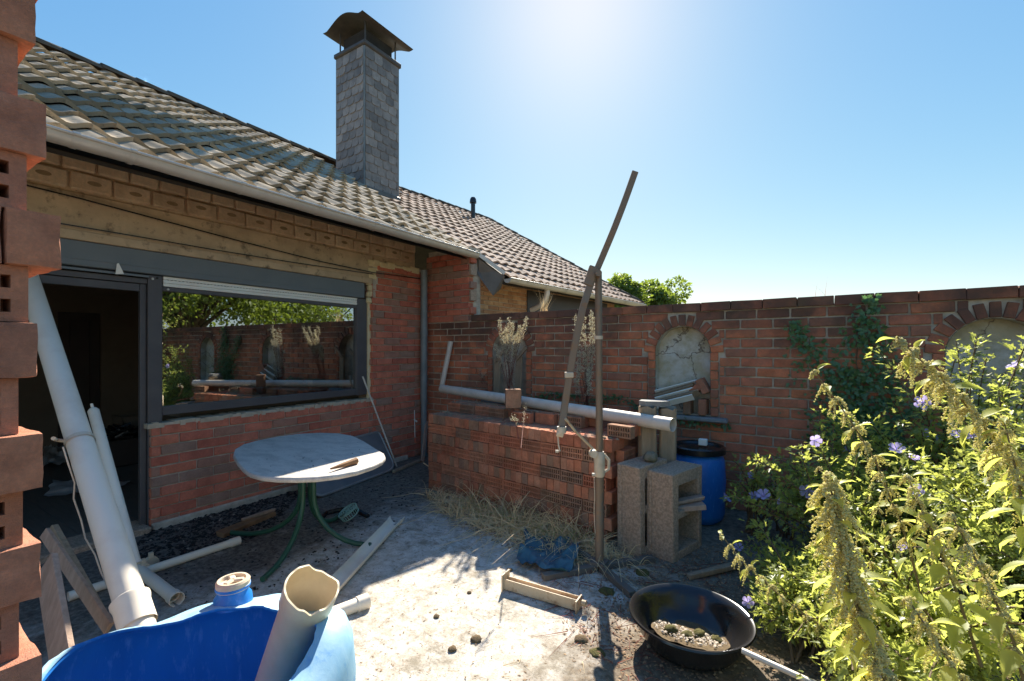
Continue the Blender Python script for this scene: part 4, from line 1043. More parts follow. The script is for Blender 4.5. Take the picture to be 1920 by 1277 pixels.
# big leaning pipe and friends on the left
P1 = PX(245, 1128, 1.96); P2 = PX(150, 828, 2.42); d = (P2-P1)
kt = 0
for i in range(400):
    q = P1+d*(i*.01); uv = PRJ(q)
    if uv and uv[1] < 515: kt = i*.01; break
kb = 0
for i in range(400):
    q = P1-d*(i*.01)
    if q.z < .03: kb = -i*.01; break
bp = thing('drain_pipe', 'thick pale plastic drain pipe leaning across the doorway with a socket end and clamp', 'pipe', P1+d*kb)
m = MB(); m.hollow(P1+d*kb, P1+d*kt, .0565, .004, 40); m.build('tube', MT['pvc'], bp, None, 40)
dn = d.normalized(); L0 = (P1-(P1+d*kb)).length
m = MB(); m.tube([P1+dn*-.12, P1+dn*-.02, P1+dn*.0, P1+dn*.012, P1+dn*.02], [.066, .066, .071, .071, .060], 40, False); m.build('socket', MT['pvc'], bp)
cp = P1+dn*((P2-P1).length+.0); m = MB(); m.tube([cp-dn*.012, cp+dn*.012], [.0615, .0615], 32, False); m.tube([cp+Vector((-.055, -.03, 0)), cp+Vector((-.10, -.07, .01)), PX(100, 822, 2.2)], .009, 8); m.tube([cp+Vector((-.07, -.02, .02)), cp+Vector((-.07, -.03, -.03))], .012, 8); m.build('clamp', MT['ivory'], bp)
q1 = PX(175, 770, 3.0); q2 = PX(252, 1052, 2.75)
m = MB(); m.tube([q1+UP*.0+(q1-q2).normalized()*.05, q1+(q1-q2).normalized()*.02, q1+(q1-q2).normalized()*.015, q1, q2, q2+(q2-q1).normalized()*.02], [.008, .008, .02, .030, .030, .036], 20); tag(m.build('narrow_pipe', MT['pvc']), 'narrow white plastic pipe with a pointed cap leaning behind the thick drain pipe', 'pipe')
def gpipe(u0, v0, u1, v1, r, label, mat='pvc', sock=True):
    a = G(u0, v0, r); b_ = G(u1, v1, r); L_ = (b_-a).length; m = MB(); e = [(0, r), (L_-.07, r), (L_-.065, r*1.16), (L_, r*1.16)] if sock else None
    m.hollow(a, b_, r, .003, 24, e); return tag(m.build('ground_pipe', MT[mat], None, None, 40), label, 'pipe')
gpipe(128, 1119, 449, 1013, .028, 'white plastic pipe lying on the dirty patio from the boards towards the table')
gpipe(253, 1062, 332, 1124, .034, 'short white pipe on the ground running in behind the blue drum')
gpipe(600, 1160, 690, 1126, .036, 'end of a white pipe sticking out to the right of the blue drum')
m = MB()
for (u, v) in ((283, 1055), (268, 1068)):
    c = G(u, v, .03); m.tube([c-Vector((.02, 0, 0)), c+Vector((.02, 0, 0))], .042, 16); m.box((c.x-.012, c.y-.012, .06), (c.x+.012, c.y+.012, .10))
tag(m.build('pipe_clamp', MT['ivory']), 'ivory pipe clips holding the crossing pipes on the ground', 'pipe clip')
# boards at lower left
m = MB(); m.obox(PX(118, 1240, 1.75), PX(88, 1058, 2.0), .13, .022, (0.2, -1, .2), .002, .001); tag(m.build('board', MT['wood_s']), 'wide weathered board leaning by the foot of the brick stack', 'board')
m = MB(); m.obox(PX(205, 1178, 2.05), PX(84, 998, 2.3), .055, .02, (0.2, -1, .3), .002, .001); tag(m.build('lath', MT['wood_s']), 'narrow splintered lath leaning in front of another beside the brick stack', 'board')
m = MB(); m.obox(PX(192, 1160, 2.25), PX(98, 990, 2.5), .05, .03, (0.2, -1, .3), .002, .001); tag(m.build('lath', MT['wood_g']), 'greyer lath leaning behind the splintered one by the door', 'board')
m = MB(); pts = [(118, 838, 2.28), (128, 870, 2.3), (140, 905, 2.32), (138, 935, 2.34), (152, 975, 2.36), (160, 1010, 2.38), (178, 1040, 2.4), (190, 1075, 2.42), (205, 1105, 2.42), (212, 1130, 2.4)]
m.tube([PX(*q) for q in pts], .004, 6); tag(m.build('wire', MT['zinc']), 'thin grey wire hanging down beside the thick drain pipe', 'wire')

# ------------------------------------------------------------------ blue drum
dc = PX(385, HV, .97); dc.z = 0
drum = thing('cut_drum', 'large blue plastic drum with its top cut open standing in the foreground', 'drum', dc)
n = 144; RD = .288; camdir = Vector((-sn, cs, 0)); rightd = Vector((cs, sn, 0))
def dring(rad, z, wob=0, seed=0, zf=None):
    out = []
    for i in range(n):
        an = 2*math.pi*i/n; dv = rightd*math.cos(an)+camdir*math.sin(an)
        rr = rad(an) if callable(rad) else rad
        rr *= 1+.04*math.cos(2*(an-.2))+wob*mnoise.noise(Vector((math.cos(an)*1.4+seed, math.sin(an)*1.4, seed)))
        zz = (z(an) if callable(z) else z)
        out.append(Vector((dc.x, dc.y, 0))+dv*rr+UP*zz)
    return out
def ztop(an): return .845+.018*math.sin(an*2+1)+.035*mnoise.noise(Vector((math.cos(an)*1.6, math.sin(an)*1.6, 2)))
def rcut(an):
    back = max(0, math.cos(an-1.75)); side = max(0, math.cos(an-.1))
    return RD-.014-.088*back**1.1-.062*side**2+.005*math.sin(an*7+1)+.006*mnoise.noise(Vector((math.cos(an)*9, math.sin(an)*9, 3)))+.003*mnoise.noise(Vector((math.cos(an)*25, math.sin(an)*25, 3)))
outer = [dring(RD-.02, 0, .0), dring(RD, .03), dring(RD+.004, .28), dring(RD+.012, .32), dring(RD+.012, .35), dring(RD+.002, .40), dring(RD+.004, .6, .05, 1), dring(RD+.008, lambda a: ztop(a)-.13, .06, 1), dring(RD+.002, lambda a: ztop(a)-.055, .06, 1), dring(RD-.012, lambda a: ztop(a)-.018, .06, 1), dring(lambda a: min(RD-.03, rcut(a)+.02), lambda a: ztop(a)-.002, .06, 1), dring(rcut, lambda a: ztop(a)+.002, .06, 1)]
m = MB(); vs = [p for r_ in outer for p in r_]
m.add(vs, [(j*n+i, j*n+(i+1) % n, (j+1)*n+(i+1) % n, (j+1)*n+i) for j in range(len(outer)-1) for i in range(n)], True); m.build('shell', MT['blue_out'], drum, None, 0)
inner = [outer[-1], dring(lambda a: rcut(a)-.001, lambda a: ztop(a)-.004, .06, 1), dring(lambda a: min(RD-.03, rcut(a)+.016), lambda a: ztop(a)-.010, .06, 1), dring(RD-.016, lambda a: ztop(a)-.03, .06, 1), dring(RD-.006, lambda a: ztop(a)-.08, .06, 1), dring(RD-.004, lambda a: ztop(a)-.14, .06, 1), dring(RD-.01, .58, .05, 1), dring(RD-.01, .3), dring(RD-.01, .04), dring(.001, .035)]
m = MB(); vs = [p for r_ in inner for p in r_]
m.add(vs, [(j*n+i, (j+1)*n+i, (j+1)*n+(i+1) % n, j*n+(i+1) % n) for j in range(len(inner)-1) for i in range(n)], True); m.build('inner_wall', MT['blue'], drum, None, 0)
cc = PX(437, 1110, 1.20)
m = MB(); m.lathe([(.046, -.03), (.044, -.01), (.037, 0), (.037, .012), (.041, .014), (.041, .02), (.036, .022)], cc, 32, None); m.build('bung_neck', MT['blue'], drum)
m = MB(); m.lathe([(.040, .012), (.040, .030), (.036, .035), (.030, .035), (.028, .026), (.001, .027)], cc, 32, None)
for an in (.3, 2.4, 4.4): m.box((-.008, -.026, .026), (.008, .0, .035), Matrix.Translation(cc) @ Matrix.Rotation(an, 4, 'Z'), .003)
m.build('bung_cap', MT['ivory'], drum)
# pipe standing in the drum
a = PX(586, 1099, 1.04); b_ = PX(522, 1277, 1.15); dd = (b_-a).normalized(); L_ = .62
m = MB(); r = .0545
nn = 72; e = dd.orthogonal().normalized(); g = dd.cross(e)
def pr(t, rr, f=None):
    return [a+dd*(t+(f(2*math.pi*k/nn) if f else 0))+(e*math.cos(2*math.pi*k/nn)+g*math.sin(2*math.pi*k/nn))*rr for k in range(nn)]
brk = lambda an: .03*max(0, mnoise.noise(Vector((math.cos(an)*1.1, math.sin(an)*1.1, 5.3)))*2-.15)+.0022*mnoise.noise(Vector((math.cos(an)*4, math.sin(an)*4, 1)))+.016*max(0, 1-abs(((an-4.4+math.pi) % (2*math.pi))-math.pi)/.28)
rings = [pr(0, r+.0055, brk), pr(.012, r+.0055, brk), pr(.055, r+.005), pr(.062, r), pr(L_, r), pr(L_, r-.004), pr(.062, r-.004), pr(.055, r+.0008), pr(.012, r+.0012, brk), pr(0, r+.0012, brk)]
vs = [p for q in rings for p in q]; k_ = len(rings)
m.add(vs, [(j*nn+i, j*nn+(i+1) % nn, ((j+1) % k_)*nn+(i+1) % nn, ((j+1) % k_)*nn+i) for j in range(k_) for i in range(nn)], True)
tag(m.build('broken_pipe', MT['pvc_in'], None, None, 40), 'wide cream pipe with a chipped mouth standing in the cut blue drum', 'pipe')
# half-pipe channel on the ground behind it
a = G(612, 1108, .06); b_ = G(745, 968, .06); dd = (b_-a); L_ = dd.length; dd.normalize(); sd = dd.cross(UP); m = MB(); r = .058; vs = []; nn = 14
for (t, k1) in ((0, 1), (L_-.06, 1), (L_-.055, 1.12), (L_, 1.12)):
    for rr in (r*k1, r*k1-.005):
        for i in range(nn+1): an = math.pi*i/nn; vs.append(a+dd*t+sd*(math.cos(an)*rr)+UP*(-math.sin(an)*rr))
N = nn+1
fs = []
for s_ in range(3):
    o1 = s_*2*N; o2 = (s_+1)*2*N
    for i in range(nn): fs += [(o1+i, o1+i+1, o2+i+1, o2+i), (o1+N+i, o2+N+i, o2+N+i+1, o1+N+i+1)]
    fs += [(o1, o2, o2+N, o1+N), (o1+nn, o1+N+nn, o2+N+nn, o2+nn)]
m.add(vs, fs, True); tag(m.build('gutter_piece', MT['pvc'], None, None, 40), 'dirty white half pipe with a broken hooked end lying past the blue drum', 'gutter piece')

# ------------------------------------------------------------------ table
TZ = .74
out = [(437, 853), (440, 842), (455, 833), (480, 826), (520, 818), (560, 813), (600, 811), (635, 812), (662, 817), (683, 827), (705, 841), (720, 850), (723, 857), (718, 864), (700, 873), (670, 883), (635, 890), (595, 895), (555, 896.5), (520, 896), (490, 893), (468, 887), (455, 878), (446, 868)]
pts = [G(u, v, TZ) for u, v in out]; cx = sum(p.x for p in pts)/len(pts); cy = sum(p.y for p in pts)/len(pts)
legc = G(575, 1022)
tab = thing('garden_table', 'oval garden table with weathered speckled top and green tube legs beside the window wall', 'table', (legc.x, legc.y, 0))
m = MB(); npt = len(pts); loops = []
for dz, sc in ((0, .985), (-.004, .997), (-.012, 1), (-.024, 1), (-.030, .99)):
    loops.append([(cx+(p.x-cx)*sc, cy+(p.y-cy)*sc, TZ+dz) for p in pts])
vs = [q for l_ in loops for q in l_]; m.add(vs, [(j*npt+i, (j+1)*npt+i, (j+1)*npt+(i+1) % npt, j*npt+(i+1) % npt) for j in range(4) for i in range(npt)], True)
m.add(loops[0], [tuple(range(npt))]); m.add(loops[4], [tuple(range(npt))[::-1]]); m.build('tabletop', MT['top'], tab, None, 50)
feet = [G(432, 1003), G(492, 1092), G(695, 1027), G(640, 968)]
for f in feet:
    dv = Vector((f.x-legc.x, f.y-legc.y, 0)); L_ = dv.length; dv.normalize(); m = MB(); P = []
    st_ = Vector((legc.x, legc.y, 0))+dv*.055
    P.append(st_+UP*(TZ-.031)); P.append(st_+UP*.45)
    for k in range(9):
        an = math.pi/2*k/8; P.append(st_+dv*((L_-.055)*.9*(1-math.cos(an)))+UP*(.36*(1-math.sin(an))+.022))
    P.append(Vector((f.x, f.y, .020)))
    m.tube(P, .0185, 12); m.build('leg', MT['green'], tab)
m = MB()
for k in range(2):
    an = .4+k*math.pi/2; v_ = Vector((math.cos(an), math.sin(an), 0))*.3; c = Vector((legc.x, legc.y, TZ-.045)); m.obox(c-v_, c+v_, .03, .025)
m.build('crossbar', MT['green'], tab)
a = G(620, 879, TZ+.02); b_ = G(668, 864, TZ+.02); m = MB(); m.tube([a, a*.6+b_*.4, b_], [.006, .014, .022], 7, True, False); tag(m.build('wood_piece', MT['wood_r']), 'small splintered piece of wood lying on the table edge', 'wood')
def on_table():
    t = random.random(); r_ = math.sqrt(random.random())*.9; i = random.randrange(npt); p_ = pts[i]; return (cx+(p_.x-cx)*r_, cy+(p_.y-cy)*r_, TZ)
scatter('crumbs', 60, on_table, MT['ash'], 'dark crumbs and bits of moss scattered on the table top', 'debris', .002, .007, .5)
# framed panel behind the table, thin pole
fp = thing('framed_panel', 'dusty dark panel in a rounded grey tube frame leaning on the wall behind the table', 'panel', G(700, 900))
cor = [(560, 905), (560, 862), (712, 802), (744, 850), (740, 872), (716, 890), (690, 898), (600, 924)]
C3 = []
dpt = {0: (G(560, 935)), }
pa = G(590, 935, .02); pb = G(742, 878, .02); hv = Vector((WX+.06, 0, 0))
# plane: bottom edge pa->pb on the ground, leaning to the wall
ed = (pb-pa); Lp = ed.length; ed.normalize(); bk = Vector((-.42, 0, .58)).normalized()
def pp(a, b_): return pa+ed*a+bk*b_
Hp = .52; rc = .12; loop = []
for (ccx, ccy, a0) in ((Lp-rc, rc, -90), (Lp-rc*.4, Hp-rc*.4, 0), (rc*.4, Hp-rc*.4, 90), (rc, rc, 180)):
    q = rc if ccy == rc else rc*.4
    for k in range(7): an = R_(a0+15*k); loop.append(pp(ccx+q*math.cos(an), ccy+q*math.sin(an)))
m = MB(); m.tube(loop+[loop[0], loop[1]], .014, 10, False); m.build('frame', MT['greyfr'], fp)
m = MB(); nrm = ed.cross(bk).normalized(); m.add([p-nrm*.004 for p in loop]+[p+nrm*.004 for p in loop], [tuple(range(28)), tuple(range(28, 56))[::-1]]); m.build('panel_sheet', MT['panel'], fp)
a = onX(680, 706, WX+.04); b_ = G(744, 875, .01); m = MB(); m.tube([a, (a+b_)/2, b_], .010, 10); tag(m.build('thin_pole', MT['pvc_grey']), 'thin pale pole leaning against the wall right of the window', 'pole')
a = onX(777, 769, WX+.03); m = MB(); m.tube([a, onX(778, 820, WX+.04)], .005, 6); m.tube([(WX+.02, a.y+.02, .5), (WX+.03, a.y+.05, .48)], .012, 6); tag(m.build('stub_rod', MT['white']), 'short thin white rod fixed upright on the corner brickwork', 'rod')
m = MB(); m.obox(G(792, 868, .0)+UP*.02, onX(800, 790, WX+.12), .05, .02, (1, 0, 0)); tag(m.build('corner_slat', MT['wood_s']), 'pale wooden slat standing against the zinc downpipe', 'board')
m = MB(); m.obox(G(738, 884, .02), G(790, 862, .02), .045, .03, UP, .003, .003); tag(m.build('batten', MT['wood_g']), 'dark wooden batten on the ground at the foot of the thin pole', 'batten')
# step bricks at the corner
it_b = [(.30, .10), (.58, .10), (.30, .19)]
m = MB()
# wood under the table, basket
m = MB(); m.obox(G(412, 1003, .02), G(512, 962, .02), .09, .045, UP, .006, .006); tag(m.build('timber_offcut', MT['wood_r']), 'brown split timber lying on black debris under the table', 'timber')
m = MB(); m.obox(G(455, 975, .05), G(515, 955, .05), .04, .02, UP, .004, .005); tag(m.build('pale_splinter', MT['wood_s']), 'pale splinter of wood beside the brown timber under the table', 'wood')
bk0 = G(655, 975); bas = thing('plastic_basket', 'small turquoise openwork planter basket lying on the patio behind the table legs', 'basket', bk0); bk0 = bk0+UP*.03
m = MB(); rb = .085
MB_ = Matrix.Translation(bk0+UP*.03) @ Matrix.Rotation(.5, 4, 'X') @ Matrix.Rotation(-.25, 4, 'Y')
ringp = lambda r_, z: [MB_ @ Vector((r_*math.cos(2*math.pi*k/24), r_*math.sin(2*math.pi*k/24), z)) for k in range(25)]
m.tube(ringp(rb, .03), .005, 6, False); m.tube(ringp(rb*.9, -.02), .004, 6, False); m.build('rim', MT['turq'], bas)
m = MB()
for k in range(24): an = 2*math.pi*k/24; m.tube([MB_ @ Vector((rb*math.cos(an), rb*math.sin(an), .03)), MB_ @ Vector((rb*.9*math.cos(an), rb*.9*math.sin(an), -.02))], .0025, 5)
for r_ in (.25, .5, .75): m.tube(ringp(rb*r_, .03), .003, 5, False)
for k in range(6): an = math.pi*k/3; m.tube([MB_ @ Vector((0, 0, .03)), MB_ @ Vector((rb*math.cos(an), rb*math.sin(an), .03))], .003, 5)
m.build('lattice', MT['turq'], bas)
m = MB(); m.tube([G(600, 975, .015), G(612, 962, .02), G(640, 955, .02), G(672, 958, .02), G(690, 968, .015)], .02, 8); tag(m.build('black_hose', MT['black']), 'curved piece of black hose on the patio behind the table', 'hose')

# ------------------------------------------------------------------ parasol / dryer stand
sb = PX(1124, HV, 3.08); sb.z = 0
stn = thing('parasol_stand', 'brown steel post on a cross base with a bent arm, standing on the patio', 'stand', sb)
m = MB(); m.tube([sb+UP*.03, sb+UP*.70], .0285, 16); m.build('lower_post', MT['steel'], stn)
m = MB(); m.tube([sb+UP*.70, PX(1122, 510, 3.08)], .0235, 16); m.build('upper_post', MT['steel_g'] if False else MT['steel'], stn)
m = MB(); m.tube([sb+UP*.63, sb+UP*.645, sb+UP*.78, sb+UP*.80], [.030, .036, .036, .028], 16); m.tube([sb+UP*.66+rightd*.03, sb+UP*.68+rightd*.062, sb+UP*.74+rightd*.064, sb+UP*.78+rightd*.03], .011, 8); m.build('crank_housing', MT['ivory'], stn)
for (u, v) in ((1018, 1082), (1225, 1047), (1186, 1115), (1078, 1030)):
    e_ = G(u, v, .02); m = MB(); m.obox(Vector((sb.x, sb.y, .021))+(e_-sb).normalized()*.03, e_, .05, .04, UP, .003); m.build('base_bar', MT['steel_g'], stn)
m = MB(); m.obox(Vector((sb.x-.05, sb.y, .05)), Vector((sb.x+.05, sb.y, .05)), .10, .02); m.build('base_plate', MT['steel_g'], stn)
ta = 3.0
arm = [(1053, 800, 2.95), (1070, 690, 3.0), (1090, 590, 3.03), (1113, 515, 3.05)]
m = MB()
def flatbar(P, w_, t_):
    for i in range(len(P)-1): m.obox(P[i], P[i+1], w_, t_, camdir, .004)
def smoothbar(P, w_, t_, n=14):
    out = []
    for i in range(len(P)-1):
        a0 = P[max(i-1, 0)]; a1 = P[i]; a2 = P[i+1]; a3 = P[min(i+2, len(P)-1)]
        for k in range(n): t = k/n; out.append(.5*((2*a1)+(a2-a0)*t+(2*a0-5*a1+4*a2-a3)*t*t+(3*a1-a0-3*a2+a3)*t**3))
    out.append(P[-1]); mb = MB(); vs = []
    for i, p in enumerate(out):
        d = (out[min(i+1, len(out)-1)]-out[max(i-1, 0)]).normalized(); s1 = d.cross(camdir).normalized(); s2 = s1.cross(d).normalized()
        for (x, y) in ((-1, -.7), (-.85, -1), (.85, -1), (1, -.7), (1, .7), (.85, 1), (-.85, 1), (-1, .7)): vs.append(p+s1*x*w_/2+s2*y*t_/2)
    L_ = len(out); mb.add(vs, [(i*8+k, i*8+(k+1) % 8, (i+1)*8+(k+1) % 8, (i+1)*8+k) for i in range(L_-1) for k in range(8)]+[tuple(range(8))[::-1], tuple(range((L_-1)*8, L_*8))]); return mb
m = smoothbar([PX(*q) for q in arm], .046, .024); m.build('lower_arm', MT['steel'], stn)
m = smoothbar([PX(1113, 520, 3.05), PX(1131, 478, 3.05), PX(1151, 430, 3.04), PX(1171, 378, 3.03), PX(1191, 322, 3.02)], .042, .022); m.build('upper_arm', MT['steel'], stn)
m = MB(); c = PX(1121, 513, 3.02); m.tube([c-camdir*.03, c+camdir*.09], .022, 12); c = PX(1106, 518, 3.04); m.obox(PX(1102, 535, 3.04), PX(1114, 500, 3.04), .062, .034, camdir, .004); m.build('hinge', MT['steel'], stn)
for (u, v, t) in ((1122, 633, 3.08),): m = MB(); c = PX(u, v, t); m.tube([c-UP*.012, c+UP*.012], .030, 14); m.build('collar', MT['ivory'], stn)
m = MB(); c = PX(1067, 703, 2.99); m.obox(c-UP*.018, c+UP*.018, .058, .034, camdir, .004); m.build('strap', MT['ivory'], stn)
m = MB(); c = PX(1053, 800, 2.95); m.tube([c, c-UP*.04], .030, 12); m.tube([c-UP*.04-rightd*.03, c-UP*.05+rightd*.01], .022, 10); m.tube([c-UP*.05-rightd*.025, c-UP*.12-rightd*.02, c-UP*.16-rightd*.01], .005, 6); m.tube([c-UP*.16-rightd*.04, c-UP*.16-rightd*.02], .010, 6); m.build('crank', MT['ivory'], stn)
m = MB(); m.tube([PX(1060, 785, 2.94), PX(1080, 810, 3.0), PX(1112, 842, 3.04)], .009, 8); m.build('brace_rod', MT['cream'], stn)
m = MB(); c = PX(1112, 850, 3.03); m.lathe([(.001, -.03), (.024, -.03), (.03, 0), (.024, .03), (.001, .03)], (0, 0, 0), 14, Matrix.Translation(c) @ Matrix.Rotation(TH, 4, 'Z') @ Matrix.Rotation(math.pi/2, 4, 'X')); m.build('pivot', MT['ivory'], stn)
m = MB(); m.tube([PX(1114, 895, 3.02), PX(1115, 930, 3.02), PX(1114, 965, 3.03), PX(1116, 1000, 3.03)], .0025, 5); m.tube([PX(1110, 890, 3.02), PX(1116, 890, 3.02)], .012, 8); m.build('cord', MT['ivory'], stn)

# ------------------------------------------------------------------ tarp, steel channel, tub, tube
rumple('blue_tarp', [G(965, 1062), G(1062, 1088), G(1095, 1025), G(985, 1010)], .012, MT['blue_tarp'], 'crumpled dark blue plastic sheet on the patio at the foot of the stand', 'sheet', 44, .075, 5)
a = G(948, 1088, .05); b_ = G(1085, 1128, .05)
chn = thing('steel_channel', 'cream and rusty steel channel with end plates lying on the sunlit patio', 'steel bar', (a+b_)/2-UP*.05)
dd = (b_-a).normalized(); sd = dd.cross(UP)
m = MB(); m.obox(a-UP*.002, b_-UP*.002, .044, .005); m.obox(a+sd*.022-UP*.012, b_+sd*.022-UP*.012, .005, .062); m.obox(a-sd*.022-UP*.012, b_-sd*.022-UP*.012, .005, .062); m.build('channel', MT['cream'], chn)
for c, h in ((a, .10), (b_, .07)): m = MB(); m.box((-.045, -.004, -.05), (.045, .004, h-.05), frame(c, sd)); m.build('end_plate', MT['cream'], chn)
m = MB(); m.tube([b_+dd*.02+UP*.0, b_+dd*.045], .016, 12); m.build('stub', MT['cream'], chn)
tc = PX(1293, HV, 2.28); tc.z = .0
tub = thing('enamel_tub', 'round black enamel tub with a rolled rim, dry soil and moss inside, beside the bushes', 'tub', tc)
m = MB(); R0 = .287
m.lathe([(.001, .010), (.165, .010), (.21, .028), (.250, .085), (.272, .142), (R0, .156), (R0+.009, .162), (R0+.005, .170), (R0-.006, .168), (.264, .154), (.252, .137), (.242, .120), (.234, .10), (.195, .042), (.16, .026), (.001, .026)][::-1], tc, 72); m.build('bowl', MT['enamel'], tub)
m = MB(); vs = []; nn = 30
for j in range(9):
    for i in range(nn):
        an = 2*math.pi*i/nn; r_ = .185*j/8; x_ = r_*math.cos(an); y_ = r_*math.sin(an); s_ = Vector((x_, y_, 0)).dot(-camdir*.8-rightd*.5)
        vs.append((tc.x+x_, tc.y+y_, .030+max(0, .30*s_+.035)+.02*mnoise.noise(Vector((x_*22, y_*22, 0)))))
m.add(vs, [(j*nn+i, j*nn+(i+1) % nn, (j+1)*nn+(i+1) % nn, (j+1)*nn+i) for j in range(8) for i in range(nn)], True); m.build('soil', MT['soil'], tub, None, 0)
def in_tub():
    an = random.uniform(0, 6.3); r_ = .17*math.sqrt(random.random()); v_ = Vector((r_*math.cos(an), r_*math.sin(an), 0)); s_ = v_.dot(-camdir*.8-rightd*.5)
    if s_ < -.05: return None
    return (tc.x+v_.x, tc.y+v_.y, .04+max(0, .30*s_+.035))
scatter('tub_litter', 420, in_tub, MT['chips'], '', None, .004, .011, .6, tub)
for k in range(4): blob('moss_clump', tc-rightd*(.10-.07*k)-camdir*(.02+.03*(k % 2))+UP*(.10-.012*k), .03, MT['moss'], None, None, .7, k, parent=tub)
m = MB(); m.hollow(PX(1392, 1220, 1.95), PX(1545, 1290, 1.72), .012, .002, 14); tag(m.build('metal_tube', MT['zinc']), 'thin shiny metal tube on the ground beside the black tub', 'tube')

# ------------------------------------------------------------------ litter
def reg(poly, z=0):
    P_ = [G(u, v) for u, v in poly]; xs_ = [p.x for p in P_]; ys_ = [p.y for p in P_]
    def f():
        for _ in range(30):
            x, y = random.uniform(min(xs_), max(xs_)), random.uniform(min(ys_), max(ys_)); ins = False; j = len(P_)-1
            for i in range(len(P_)):
                if (P_[i].y > y) != (P_[j].y > y) and x < (P_[j].x-P_[i].x)*(y-P_[i].y)/(P_[j].y-P_[i].y)+P_[i].x: ins = not ins
                j = i
            if ins: return (x, y, z+.003)
        return None
    return f
scatter('black_litter', 2600, reg([(230, 1040), (290, 985), (420, 940), (520, 905), (560, 930), (500, 1000), (400, 1040), (300, 1060)]), MT['ash'], 'layer of black charred debris along the foot of the window wall', 'debris', .006, .022, .5)
scatter('white_chips', 90, reg([(230, 1040), (290, 985), (420, 940), (700, 880), (700, 910), (500, 1000), (300, 1060)]), MT['chips'], 'white plaster chips strewn over the black debris by the wall', 'debris', .005, .016, .5)
scatter('dark_crumbs', 1500, reg([(250, 1080), (420, 950), (760, 880), (820, 910), (760, 1000), (600, 1080), (350, 1150)]), MT['ash'], 'dark crumbs scattered over the patio around the table', 'debris', .003, .016, .35)
scatter('leaf_litter', 2200, reg([(960, 1050), (1100, 1030), (1400, 1060), (1560, 1277), (1300, 1290), (1080, 1277), (1040, 1130)]), MT['debris'], 'brown leaf litter around the stand and the black tub', 'leaf litter', .005, .014, .5, shape='leaf')
scatter('leaf_litter', 2600, reg([(1150, 1060), (1400, 1010), (1700, 1200), (1750, 1350), (1250, 1350), (1080, 1200)]), MT['debris'], 'dark leaf litter under the bushes at the lower right', 'leaf litter', .005, .014, .6)
scatter('patio_crumbs', 700, reg([(560, 1290), (700, 1090), (950, 1080), (1200, 1150), (1180, 1290)]), MT['debris'], 'brown crumbs scattered over the sunlit part of the patio', 'debris', .002, .013, .25, shape='leaf')
scatter('corner_litter', 1500, reg([(780, 920), (830, 930), (1160, 1030), (1220, 1075), (1000, 1050), (850, 985)]), MT['debris'], 'dry crumbs and straw dust at the foot of the brick pile', 'leaf litter', .005, .016, .5)
scatter('paper_scraps', 60, reg([(880, 900), (1400, 1010), (1500, 1277), (1000, 1100)]), MT['chips'], 'pale paper scraps and petals among the dark litter', 'litter', .008, .02, .3)
for i, (u, v, r_, w_) in enumerate(((893, 1200, .028, 'largest lump, alone near the middle'), (818, 1157, .018, 'lump left of the largest one'), (880, 1112, .015, 'curled lump near the shadow line'), (848, 1218, .022, 'flat lump below the largest one'), (1090, 1200, .035, 'lump between the two post shadows'), (955, 1070, .02, 'lump at the end of the steel channel'))):
    blob('dirt_lump', G(u, v)+UP*.004, r_, MT['soil'], 'brown dirt lump on the sunlit patio, '+w_, 'dirt', .45, i*3)
for i, (u, v, r_, w_) in enumerate(((1138, 1110, .05, 'round moss cushion beside the cross base'), (845, 920, .05, 'moss patch by the straw'), (1120, 1225, .04, 'yellowish moss cushion left of the black tub'), (1205, 1075, .05, 'moss cushion behind the black tub'))):
    blob('moss_cushion', G(u, v), r_, MT['moss'], w_+' on the patio', 'moss', .35, i*5+1)
m = MB(); m.obox(G(1290, 1080, .02), G(1390, 1062, .02)+Vector((0, 0, .02)), .05, .03, UP, .004, .006); tag(m.build('rotten_lath', MT['wood_g']), 'dark rotten stick on the ground below the concrete blocks', 'wood')

